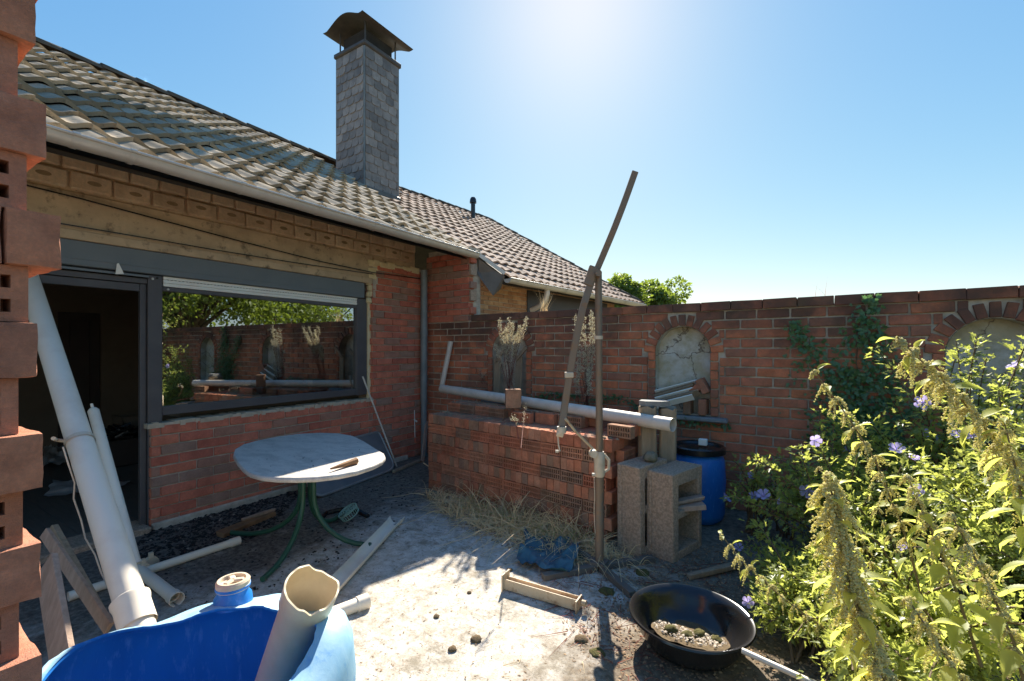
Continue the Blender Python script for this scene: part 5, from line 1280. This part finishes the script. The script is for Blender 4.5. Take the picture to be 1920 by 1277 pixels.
# ------------------------------------------------------------------ plants
OV = np.array([(0, 0, 0), (-.27, .30, .06), (0, .33, 0), (.27, .30, .06), (-.22, .62, .03), (0, .66, -.03), (.22, .62, .03), (0, 1, -.12)], float)
OVF = np.array([(0, 2, 1), (0, 3, 2), (1, 2, 5), (1, 5, 4), (2, 3, 6), (2, 6, 5), (4, 5, 7), (5, 6, 7)])
LB = np.array([(0, 0, 0), (-.34, .22, .05), (-.16, .42, .02), (-.32, .70, .05), (-.10, .66, 0), (0, 1, -.06), (.10, .66, 0), (.32, .70, .05), (.16, .42, .02), (.34, .22, .05), (0, .4, -.02)], float)
LBF = np.array([(10, i+1, i) for i in range(9)]+[(10, 0, 9)])
STP = np.array([(-.5, 0, 0), (.5, 0, 0), (.35, .4, .05), (-.35, .4, .05), (0, 1, 0)], float)
def serr(nt_=9):
    L_ = [(0, 0, 0)]; R2 = [(0, 0, 0)]; C = [(0, 0, 0)]
    V = [(0, 0, 0)]; Fc = []
    for i in range(1, nt_+1):
        t = i/(nt_+1); w_ = .27*math.sin(math.pi*t**.72)**.9*(1-.15*t); z = .07*math.sin(math.pi*t)
        V += [(-w_, t+.035, z+.03), (-w_*.84, t-.005, z+.02), (0, t, -.15*t*t), (w_*.84, t-.005, z+.02), (w_, t+.035, z+.03)]
    V.append((0, 1.06, -.18)); V = np.array(V)
    idx = lambda i, k: 1+(i-1)*5+k
    Fc += [(0, idx(1, 2), idx(1, 1)), (0, idx(1, 3), idx(1, 2))]
    for i in range(1, nt_):
        Fc += [(idx(i, 1), idx(i, 2), idx(i+1, 1)), (idx(i, 2), idx(i+1, 2), idx(i+1, 1)), (idx(i, 2), idx(i, 3), idx(i+1, 3)), (idx(i, 2), idx(i+1, 3), idx(i+1, 2)), (idx(i, 1), idx(i+1, 1), idx(i, 0)), (idx(i, 3), idx(i, 4), idx(i+1, 3))]
    Fc += [(idx(nt_, 1), idx(nt_, 2), len(V)-1), (idx(nt_, 2), idx(nt_, 3), len(V)-1)]
    return V, np.array(Fc)
SV, SF = serr(); LB2 = LB*np.array([.78, 1, 1.3])
def leaves(name, P, Dv, Nn, Sz, tmpl, mat, parent, fold=.2, M=None):
    """P positions, Dv leaf axis, Nn rough normals, Sz sizes -> one mesh"""
    V0, F0 = tmpl; n = len(P)
    P = np.asarray(P, float); Dv = np.asarray(Dv, float); Nn = np.asarray(Nn, float); Sz = np.asarray(Sz, float)
    Dv /= np.linalg.norm(Dv, axis=1, keepdims=True)+1e-9; X = np.cross(Dv, Nn); X /= np.linalg.norm(X, axis=1, keepdims=True)+1e-9; Z = np.cross(X, Dv)
    wv = RNG.uniform(.8, 1.2, n)
    V = P[:, None, :]+Sz[:, None, None]*(V0[None, :, 0:1]*wv[:, None, None]*X[:, None, :]+V0[None, :, 1:2]*Dv[:, None, :]+V0[None, :, 2:3]*Z[:, None, :]*RNG.uniform(.3, 2.0, n)[:, None, None])
    k = len(V0); Fq = (F0[None]+(np.arange(n)*k)[:, None, None]).reshape(-1, 3)
    V = V.reshape(-1, 3)
    o = np.array(WMAT[parent.name].translation) if parent else np.zeros(3)
    rr = np.repeat(RNG.uniform(0, 1, n), k)
    me = np_mesh(name, V-o, Fq, mat, False, rr)
    ob = setp(link(bpy.data.objects.new(name, me)), parent, Matrix.Translation(Vector(o)))
    ob['kind'] = 'stuff'; return ob
def curve(p0, p1, bow, n=10):
    p0 = Vector(p0); p1 = Vector(p1); mid = (p0+p1)/2+Vector(bow); return [p0*(1-t)**2+mid*2*t*(1-t)+p1*t*t for t in [i/(n-1) for i in range(n)]]
def rv(s=1): return Vector((random.gauss(0, s), random.gauss(0, s), random.gauss(0, s)))
FL0 = None
def flower_mesh():
    m = MB()
    for k in range(5):
        an = 2*math.pi*k/5; d = Vector((math.cos(an), math.sin(an), 0)); t = Vector((-d.y, d.x, 0)); vs = [Vector((0, 0, 0))]
        for r_, w_, z in ((.012, .006, .014), (.026, .016, .026), (.038, .017, .031), (.045, .008, .029)):
            vs += [d*r_-t*w_+UP*(z+random.uniform(-.003, .003)), d*r_+UP*(z-.004), d*r_+t*w_+UP*(z+random.uniform(-.003, .003))]
        f = [(0, 1, 2), (0, 2, 3)]
        for j in range(3): b_ = 1+3*j; f += [(b_, b_+3, b_+4, b_+1), (b_+1, b_+4, b_+5, b_+2)]
        m.add(vs, f, True)
    m.tube([(0, 0, 0), (0, 0, .03)], [.003, .004], 6)
    return m.mesh('flower', MT['flower'])
FLM = flower_mesh()
def shrub(name, base, masses, nst, label, group, leafsz=.042, lpst=110, nfl=6, mat='hib', cat='shrub', tm=(LB2, LBF), stemmat='twig'):
    sh_ = thing(name, label, cat, base, group); st_ = MB(); P = []; Dv = []; Nn = []; Sz = []; tips = []
    for i in range(nst):
        c, r_ = random.choices(masses, weights=[q[1]**2 for q in masses])[0]
        tgt = Vector(c)+Vector((random.gauss(0, .5), random.gauss(0, .5), random.gauss(0, .45)+.15))*r_
        tgt.z = max(tgt.z, .12)
        b0 = Vector(base)+Vector((random.uniform(-.18, .18), random.uniform(-.18, .18), 0)); q = curve(b0, tgt, Vector((0, 0, .25))+rv(.06), 9)
        st_.tube(q, [.007*(1-.8*k/8)+.0012 for k in range(9)], 5, False)
        tips.append((q[-1], (q[-1]-q[-2]).normalized()))
        L_ = sum((q[k+1]-q[k]).length for k in range(8)); 
        for k in range(lpst):
            t = random.uniform(.28, 1)**.8; s_ = t*8; j = min(int(s_), 7); p_ = q[j].lerp(q[j+1], s_-j); ax = (q[j+1]-q[j]).normalized()
            side = rv(1); side -= ax*side.dot(ax); side.normalize()
            off = side*random.uniform(.0, .10)*random.random()+ax*random.uniform(-.02, .02)
            P.append(p_+off); dv = side+ax*random.uniform(.1, .9)+UP*random.uniform(-.3, .3); Dv.append(dv); nn_ = UP+rv(.55); Nn.append(nn_); Sz.append(leafsz*random.uniform(.55, 1.25))
    st_.build('stem', MT[stemmat], sh_, None, 0)
    leaves('foliage', P, Dv, Nn, Sz, tm, MT[mat], sh_)
    random.shuffle(tips)
    for (p_, ax) in tips[:nfl]:
        toc = (Vector((0, 0, EYE))-p_).normalized(); nrm = (toc+rv(.6)+SUNV*.4).normalized()
        setp(link(bpy.data.objects.new('flower', FLM)), sh_, Matrix.Translation(p_+ax*.02) @ nrm.to_track_quat('Z', 'Y').to_matrix().to_4x4() @ Matrix.Scale(random.uniform(.6, 1.0)*min(1, DEP(p_)/2.4), 4))
    return sh_
def ms(*l): return [(PX(u, v, t), r_) for u, v, t, r_ in l]
GRP = 'hibiscus shrubs in the corner bed'
shrub('hibiscus_shrub', G(1640, 1130), ms((1470, 1010, 2.9, .32), (1560, 900, 2.9, .40), (1620, 1010, 2.7, .42), (1540, 820, 3.1, .28)), 68, 'leafy hibiscus nearest the tub with lilac flowers on its low outer twigs', GRP, nfl=9)
shrub('hibiscus_shrub', G(1800, 1060), ms((1700, 850, 2.8, .42), (1790, 760, 2.8, .36), (1880, 680, 2.7, .32), (1850, 900, 2.6, .45), (1700, 960, 2.6, .40)), 80, 'tall hibiscus rising in front of the right-hand niche with lilac flowers high up', GRP, nfl=12)
shrub('hibiscus_shrub', G(1960, 1180), ms((1900, 1000, 2.0, .42), (1800, 1080, 2.0, .40), (1950, 800, 2.2, .34)), 75, 'hibiscus at the right edge of the picture behind the nettles', GRP, nfl=4, leafsz=.04)
shrub('hibiscus_shrub', G(1560, 1230), ms((1480, 1160, 2.35, .24), (1470, 1080, 2.6, .18), (1600, 1150, 2.2, .30)), 50, 'low hibiscus growing up to the rim of the black tub', GRP, nfl=8, leafsz=.038)
shrub('hibiscus_shrub', G(1440, 1000), ms((1400, 900, 3.5, .14), (1440, 940, 3.4, .22), (1480, 930, 3.4, .25)), 24, 'thin hibiscus between the blue barrel and the brick wall with sparse twigs', GRP, nfl=7, leafsz=.038, lpst=45)

shrub('hibiscus_shrub', G(1640, 1277), ms((1560, 1250, 1.75, .26), (1660, 1260, 1.6, .28), (1760, 1250, 1.5, .28), (1850, 1240, 1.45, .26)), 70, 'lowest hibiscus shoots along the bottom edge of the picture under the nettles', GRP, nfl=3, leafsz=.036)
# nettles
OCT = np.array([(1, 0, 0), (-1, 0, 0), (0, 1, 0), (0, -1, 0), (0, 0, 1), (0, 0, -1)], float)
OCF = np.array([(0, 2, 4), (2, 1, 4), (1, 3, 4), (3, 0, 4), (2, 0, 5), (1, 2, 5), (3, 1, 5), (0, 3, 5)])
def blobs(name, P, Sz, mat, parent):
    P = np.array(P); n = len(P); Sz = np.array(Sz); V = P[:, None, :]+OCT[None]*Sz[:, None, None]*RNG.uniform(.7, 1.3, (n, 6, 1)); Fq = (OCF[None]+(np.arange(n)*6)[:, None, None]).reshape(-1, 3)
    o = np.array(WMAT[parent.name].translation); me = np_mesh(name, V.reshape(-1, 3)-o, Fq, mat, True, np.repeat(RNG.uniform(0, 1, n), 6))
    ob = setp(link(bpy.data.objects.new(name, me)), parent, Matrix.Translation(Vector(o))); ob['kind'] = 'stuff'; return ob
LEAFM = None
def nettle(path, label, group, seedfrom=.3, nodes=16, lsz=.085, dens=1.0, sz=1.0, group_=None, lf_obj=False, leafprob=.58):
    path = [Vector(p) for p in path]
    base = path[0].copy()
    n = len(path); seg = [(path[i+1]-path[i]).length for i in range(n-1)]; T = sum(seg)
    def at(t):
        d = t*T
        for i, s_ in enumerate(seg):
            if d <= s_ or i == n-2: return path[i].lerp(path[i+1], min(1, d/s_)), (path[i+1]-path[i]).normalized()
            d -= s_
    pl = thing('nettle', label, 'nettle', base, group)
    m = MB(); m.tube([at(k/23)[0] for k in range(24)], [.0045*sz*(1-.75*k/23)+.0008 for k in range(24)], 6, False); m.build('stem', MT['stem'], pl, None, 0)
    P = []; Dv = []; Nn = []; Sz = []; SP = []; SS = []; an = random.uniform(0, 3)
    for k in range(nodes):
        t = .12+.87*k/(nodes-1); p_, ax = at(t); an += math.pi/2+random.uniform(-.2, .2)
        e = ax.orthogonal().normalized(); g = ax.cross(e)
        for sgn in (0, math.pi):
            sd = e*math.cos(an+sgn)+g*math.sin(an+sgn)
            if random.random() < leafprob:
                P.append(p_+sd*.015*sz); Dv.append(sd+UP*(-.25 if t < .8 else .25)+rv(.15)); Nn.append(UP*.8+ax*.4+rv(.25)); Sz.append(lsz*(1-.72*max(0, t-.25))*random.uniform(.75, 1.15))
            if t > seedfrom:
                for q in range(max(1, int(4.2*dens))):
                    a2 = an+sgn+random.uniform(-.9, .9); dr = (e*math.cos(a2)+g*math.sin(a2))*random.uniform(.4, 1)+UP*random.uniform(-.1, .5)
                    L_ = random.uniform(.025, .065)*sz*(1.15-.75*abs(t-.75)*1.2)*(1 if t < .95 else .5); nb_ = int(14+L_*420)
                    for b_ in range(nb_):
                        s_ = b_/nb_; pos = p_+dr*L_*s_-UP*(L_*1.1*s_*s_)
                        SP.append(pos+rv(.0022)*sz); SS.append(random.uniform(.0021, .0038)*sz)
    if lf_obj:
        for i in range(len(P)):
            V0 = SV*Sz[i]; Dn = Vector(Dv[i]).normalized(); X = Dn.cross(Vector(Nn[i])).normalized(); Z = X.cross(Dn); A_ = np.array([X, Dn, Z])
            V1 = SV.copy(); V1[:, 2] -= .28*V1[:, 1]**2; me = np_mesh('leaf', (V1*Sz[i]) @ A_, SF, MT['nettle'], False)
            setp(link(bpy.data.objects.new('leaf', me)), pl, Matrix.Translation(P[i]))
    else: leaves('foliage', P, Dv, Nn, Sz, (SV, SF), MT['nettle'], pl)
    if SP: blobs('seed_clusters', SP, SS, MT['seed'], pl)
    return pl
def pth(l): return [PX(*q) for q in l]
nettle(pth([(2010, 1150, 1.5), (1960, 950, 1.45), (1870, 830, 1.4), (1790, 735, 1.36), (1715, 665, 1.33), (1683, 632, 1.32)]), 'tall nettle arching left in front of the right niche, topmost of the nettles', 'near nettles', .3, 20, .10, 1.9, 1.05, lf_obj=True)
nettle(pth([(1760, 1240, 1.6), (1700, 1010, 1.6), (1640, 860, 1.6), (1575, 760, 1.6), (1522, 692, 1.6)]), 'nettle leaning left with drooping seed strings against the brick wall', 'near nettles', .35, 17, .085, 1.3, .9, lf_obj=True)
nettle(pth([(1700, 1420, .98), (1655, 1260, 1.0), (1600, 1120, 1.02), (1572, 990, 1.04), (1552, 885, 1.05)]), 'nearest nettle, upright and thick with seed clusters, in the middle of the green mass', 'near nettles', .16, 22, .085, 2.6, 1.0, lf_obj=True)
nettle(pth([(1690, 1300, 1.8), (1560, 1190, 1.85), (1460, 1115, 1.9), (1390, 1050, 1.95), (1350, 1000, 1.98)]), 'low nettle reaching left over the black tub towards the blocks', 'near nettles', .3, 15, .075, 1.2, .85, lf_obj=True)
nettle(pth([(1840, 1250, 1.35), (1790, 1100, 1.38), (1740, 980, 1.42), (1700, 890, 1.45)]), 'nettle with broad pointed leaves right of the nearest one, half hidden in the mass', 'near nettles', .4, 14, .10, 1.0, .9, lf_obj=True, leafprob=.9)
nettle(pth([(1960, 1150, 1.3), (1925, 980, 1.3), (1900, 860, 1.32), (1880, 780, 1.34)]), 'nettle by the right edge of the picture with broad yellow-green leaves', 'near nettles', .4, 14, .10, 1.0, .9, lf_obj=True, leafprob=.9)
nettle(pth([(1950, 1400, 1.1), (1900, 1200, 1.12), (1830, 1050, 1.16), (1780, 960, 1.2)]), 'nettle at the lower right with yellow-lit leaves', 'near nettles', .3, 13, .085, 1.3, .85, lf_obj=True)
nettle(pth([(1880, 1420, 1.0), (1800, 1270, 1.02), (1740, 1180, 1.05), (1700, 1120, 1.08)]), 'nettle at the bottom edge right of the nearest one', 'near nettles', .25, 12, .085, 1.3, .8, lf_obj=True)
protos = []
for k in range(4):
    H_ = (1.25, 1.05, 1.35, .95)[k]; b_ = Vector((30+k, -30, 0)); tip = b_+Vector((-.28-.1*k, .05, H_))
    protos.append(nettle(curve(b_, tip, Vector((.12, 0, .18)), 8), 'nettle among the dense stand behind the nearest ones', 'nettles in the dense stand', .35, 15, .082, 1.5, .9))
spots = [(1620, 1230, 1.9), (1700, 1180, 1.9), (1780, 1200, 1.7), (1860, 1190, 1.7), (1930, 1180, 1.6), (1560, 1250, 2.0), (1500, 1200, 2.1), (1650, 1120, 2.3), (1740, 1110, 2.2), (1830, 1090, 2.1), (1900, 1080, 2.0), (1570, 1130, 2.5), (1680, 1060, 2.6), (1780, 1040, 2.5), (1880, 1020, 2.4), (1640, 1300, 1.45), (1740, 1300, 1.4), (1830, 1300, 1.4), (1590, 1180, 1.7), (1960, 1100, 1.8), (1700, 1240, 1.6), (1800, 1150, 1.9), (1620, 1080, 2.0), (1530, 1160, 2.2), (1880, 1250, 1.5), (1500, 1120, 2.4), (1930, 1000, 1.9), (1850, 1330, 1.25), (1660, 1200, 2.1), (1760, 1250, 1.5), (1840, 1150, 1.75), (1900, 1140, 1.7), (1600, 1190, 2.2), (1700, 1120, 1.9), (1550, 1220, 1.9), (1950, 1250, 1.4), (1640, 1260, 1.6), (1780, 1110, 1.7), (1490, 1160, 2.5), (1580, 1100, 2.8), (1720, 1040, 2.9), (1890, 1000, 2.6)]
for i, (u, v, t) in enumerate(spots):
    p_ = PX(u, v, t); p_.z = 0; k = i % 4; sc = random.uniform(.62, .98)*(.8 if t < 1.6 else 1)
    M = Matrix.Translation(p_) @ Matrix.Rotation(random.uniform(-.9, 1.0), 4, 'Z') @ Matrix.Rotation(random.uniform(-.12, .05), 4, 'Y') @ Matrix.Scale(sc, 4)
    if i < 4:
        protos[k].matrix_basis = M; WMAT[protos[k].name] = M
    else: copy_tree(protos[k], M)

# ivy on the garden wall
def ivy(name, base, a0, paths, label, nl, spread, lsz=.045):
    iv = thing(name, label, 'ivy', base); P = []; Dv = []; Nn = []; Sz = []; m = MB()
    for pa_ in paths:
        q = [GW(onG(u, v)[0], .02, onG(u, v)[1]) for u, v in pa_]; m.tube(q, .004, 5, False)
        seg = len(q)-1
        for i in range(int(nl*seg)):
            s_ = random.uniform(0, seg); j = min(int(s_), seg-1); p_ = q[j].lerp(q[j+1], s_-j); w_ = spread*(1.15-s_/seg)
            P.append(p_+GD*random.gauss(0, w_)+UP*random.gauss(0, w_*.6)+GN*random.uniform(.0, .07)); Dv.append(GD*random.gauss(0, .7)+UP*random.uniform(-1, .4)+GN*.2); Nn.append(GN+rv(.35)); Sz.append(lsz*random.uniform(.6, 1.2))
    m.build('stem', MT['twig'], iv, None, 0); leaves('foliage', P, Dv, Nn, Sz, (LB, LBF), MT['ivy'], iv); return iv
ivy('ivy', GW(onG(1620, 900)[0], .02, 0), 0, [[(1640, 860), (1620, 760), (1605, 680), (1610, 620), (1636, 560)], [(1600, 800), (1560, 720), (1520, 660), (1488, 600)], [(1700, 840), (1680, 760), (1650, 690), (1645, 610)], [(1620, 800), (1600, 740), (1590, 690)], [(1680, 860), (1640, 800), (1620, 760)], [(1560, 860), (1580, 800), (1590, 750)]], 'dark green ivy climbing the garden wall between the two niches', 120, .15)
ivy('ivy', GW(onG(1100, 800)[0], .02, .8), 0, [[(1000, 750), (1040, 738), (1090, 742)], [(1100, 750), (1160, 745), (1220, 770)], [(1230, 775), (1300, 790), (1370, 800)]], 'low dark ivy trailing along the wall behind the long pipe', 60, .05, .035)

# dried plants
def drypl(base, tips, label, mats, h0=.25, nb=90, cat='dried plant', bl=.0035, reds=.5):
    pl = thing('dried_plant', label, cat, base); m = MB(); SP = []; SS = []; RP = []; RS = []
    for tp in tips:
        q = curve(base+rv(.03), tp, rv(.04), 8); m.tube(q, [.003*(1-.7*k/7)+.0008 for k in range(8)], 5, False)
        for k in range(nb):
            t = random.uniform(reds, 1); s_ = t*7; j = min(int(s_), 6); p_ = q[j].lerp(q[j+1], s_-j); d_ = rv(1).normalized()*random.uniform(.01, .05)*(1.1-t*.4); m.tube([p_, p_+d_*.6+UP*.01, p_+d_+UP*.02], .0007, 3, False)
            for z in range(5): SP.append(p_+d_*random.uniform(.4, 1.1)+UP*.02+rv(.006)); SS.append(random.uniform(.3, 1)*bl)
        for k in range(nb): 
            t = random.uniform(.1, reds+.25); s_ = t*7; j = min(int(s_), 6); RP.append(q[j].lerp(q[j+1], s_-j)+rv(.022)); RS.append(random.uniform(.3, .8)*bl)
    m.build('stem', MT['redplant'], pl, None, 0); blobs('seed_heads', SP, SS, MT['dry'], pl); blobs('stalk_litter', RP, RS, MT['redplant'], pl); return pl
def gp(u, v, off): a_, z_ = onG(u, v, off); return GW(a_, off, z_)
O_ = .46
drypl(gp(958, 745, .30), [gp(936, 600, O_), gp(960, 608, O_-.05), gp(988, 600, O_), gp(948, 618, O_), gp(928, 650, O_), gp(968, 632, O_), gp(975, 615, O_), gp(955, 600, O_+.04), gp(942, 640, O_)], 'dried weed with pale fluffy heads growing in front of the leftmost niche', None, nb=120, bl=.0052, reds=.62)
drypl(gp(1102, 775, .34), [gp(1078, 598, O_), gp(1108, 585, O_), gp(1118, 630, O_), gp(1100, 650, O_), gp(1090, 612, O_), gp(1114, 600, O_), gp(1086, 690, O_), gp(1096, 600, O_), gp(1104, 700, O_)], 'tall reddish dried weed with pale heads behind the stand post', None, nb=120, bl=.0052, reds=.42)
drypl(gp(905, 725, .1), [gp(900, 695, .1), gp(912, 700, .1)], 'small pale dried weed at the foot of the wall left of the niche', None, nb=30)
drypl(G(970, 830, .80), [G(960, 790, .95), G(985, 760, .95)], 'thin dry weed growing from the top of the brick pile', None, nb=22)
def straws(name, n, fbase, L0, L1, label, mat='straw', w_=.0016, droop=1.0, parent=None, kind='stuff', cat='dry grass', lean=None, spread=.6):
    V = []; Fc = []; k = 0; rr = []
    for i in range(n):
        b = Vector(fbase()); d = (rv(spread)+UP*1.0+(lean or Vector((0, 0, 0)))).normalized(); L_ = random.uniform(L0, L1); sd = d.cross(rv(1)).normalized()*w_*random.uniform(.6, 1.4); q = []
        for s_ in range(6):
            t = s_/5; p_ = b+d*L_*t-UP*(droop*L_*t*t*.75)+Vector((d.x, d.y, 0))*L_*t*t*.5; p_.z = max(p_.z, b.z*0+.006 if b.z < .1 else b.z-.25); ww = sd*(1-.85*t); V += [p_-ww, p_+ww]
        for s_ in range(5): a_ = k+2*s_; Fc.append((a_, a_+1, a_+3, a_+2))
        k += 12; rr += [random.random()]*12
    V = np.array([tuple(v) for v in V]); o = Vector((V[:, 0].mean(), V[:, 1].mean(), 0)); me = np_mesh(name, V-np.array(o), np.array(Fc), MT[mat], False, np.array(rr))
    ob = setp(link(bpy.data.objects.new(name, me)), None, Matrix.Translation(o)); return tag(ob, label, cat, None, kind)
rg = reg([(790, 925), (900, 953), (1040, 990), (1150, 1032), (1210, 1062), (1080, 1062), (940, 1010), (830, 965)])
straws('dry_grass', 1500, lambda: rg() or (-2, 3.3, 0), .12, .46, 'tangle of dry yellow grass at the foot of the brick pile', w_=.0034)
rg2 = reg([(850, 940), (1000, 978), (1130, 1026), (1060, 1035), (900, 975)])
straws('dry_grass', 300, lambda: rg2() or (-2, 3.3, 0), .3, .62, 'longer dry grass stems leaning over the pile front', w_=.0034, droop=.6)
straws('green_grass', 300, lambda: rg2() or (-2, 3.3, 0), .12, .35, 'thin green grass blades among the dry straw', 'hib', .0022, .6)
straws('wall_grass', 26, lambda: GW(onG(1012, 580)[0]+random.gauss(0, .03), -.12, GT), .15, .34, 'tuft of tall dry grass on top of the garden wall below the gutter', w_=.0026, droop=.1, spread=.22)
tr = onG(1632, 560)
q0 = GW(tr[0], -.02, GT)
straws('wall_sprig', 5, lambda: GW(onG(1530, 560)[0]+random.gauss(0, .1), -.1, GT), .1, .2, 'few thin bare stalks on the wall top right of the middle', 'redplant', .0012, .1)
m = MB(); pts = [(795, 867), (808, 872), (822, 884), (845, 905)]; m.tube([G(794, 868, .25), G(806, 876, .2), G(820, 890, .12), G(845, 915, .04)], .006, 6); tag(m.build('dead_stalk', MT['straw']), 'pale curved dead stalk at the left foot of the brick pile', 'stalk')

rgt = reg([(1000, 1060), (1180, 1070), (1350, 1050), (1420, 1180), (1200, 1290), (1060, 1200)])
straws('fallen_twigs', 420, lambda: rgt() or (-1, 2.6, 0), .04, .16, 'short dead twigs and stems lying about the cross base and the tub', 'redplant', .0022, 1.4, cat='twigs', spread=2.5)
rgu = reg([(560, 1290), (700, 1090), (900, 1075), (1100, 1130), (1100, 1290)])
straws('fallen_straw', 60, lambda: rgu() or (-1, 2.2, 0), .02, .07, 'few short bits of straw on the sunlit patio', 'straw', .0014, 1.4, cat='straw', spread=2.5)
# ------------------------------------------------------------------ trees
def tree(c, r_, h0, label, group, n=5200, sz=.16, mat='tree', flat=.85):
    base = Vector((c.x, c.y, 0)); t_ = thing('tree', label, 'tree', base, group); m = MB()
    m.tube([base, base+UP*h0*.5+rv(.1), base+UP*h0], [r_*.09, r_*.07, r_*.05], 8, False); P = []; Dv = []; Nn = []; Sz = []
    lobes = [(Vector(c)+Vector((random.gauss(0, .42)*r_, random.gauss(0, .42)*r_, random.gauss(0, .38)*r_*flat)), r_*random.uniform(.28, .5)) for _ in range(16)]
    for lc, lr in lobes: m.tube(curve(base+UP*h0*.8, lc, rv(.1), 6), [r_*.03*(1-.8*k/5)+.004 for k in range(6)], 5, False)
    for i in range(n):
        lc, lr = random.choice(lobes); d_ = rv(1).normalized(); P.append(lc+d_*lr*random.uniform(.55, 1.08)); Dv.append(d_+rv(.7)-UP*.2); Nn.append(d_+rv(.6)); Sz.append(sz*random.uniform(.6, 1.3))
    m.build('trunk', MT['bark'], t_, None, 0); leaves('crown', P, Dv, Nn, Sz, (OV, OVF), MT[mat], t_)
tree(PX(1168, 560, 24), 1.3, 2.4, 'pointed tree beyond the roofs, left of two', 'trees beyond the neighbouring roof', 6500, .2)
tree(PX(1222, 562, 26), 1.5, 2.0, 'rounded tree beyond the roofs, right of two', 'trees beyond the neighbouring roof', 7500, .2)
tree(PX(1120, 570, 30), 1.5, 2.4, 'low tree top just behind the neighbouring ridge end', 'trees beyond the neighbouring roof', 2500, .2)
# trees to the right of the view: mirrored in the window pane
tree(Vector((5.5, 6.0, 3.6)), 2.2, 2.2, 'broad leafy tree beyond the right end of the garden wall, seen mirrored in the pane', None, 6500, .15)
tree(Vector((9.5, 7.4, 4.2)), 2.8, 2.4, 'large tree farther right, its crown mirrored high in the window', None, 6500, .18)
tree(Vector((6.8, 9.6, 3.0)), 2.0, 1.4, 'bushy tree behind the garden wall off to the right, mirrored in the pane', None, 6500, .15)
tree(Vector((10.0, 12.3, 3.6)), 2.6, 1.6, 'farthest of the leafy trees off to the right, mirrored above the wall', None, 6500, .17)
tree(Vector((8.5, 3.2, 3.2)), 2.0, 1.8, 'leafy tree at the right side, mirrored at the left of the pane', None, 5000, .15)
shrub('side_hedge', (3.0, 3.6, 0), [(Vector((2.6, 3.8, 1.3)), .6), (Vector((3.1, 4.1, 1.6)), .7), (Vector((3.2, 3.0, 1.2)), .7)], 110, 'dense leafy bush at the right side of the patio, mirrored in the pane', None, .06, 90, 0)
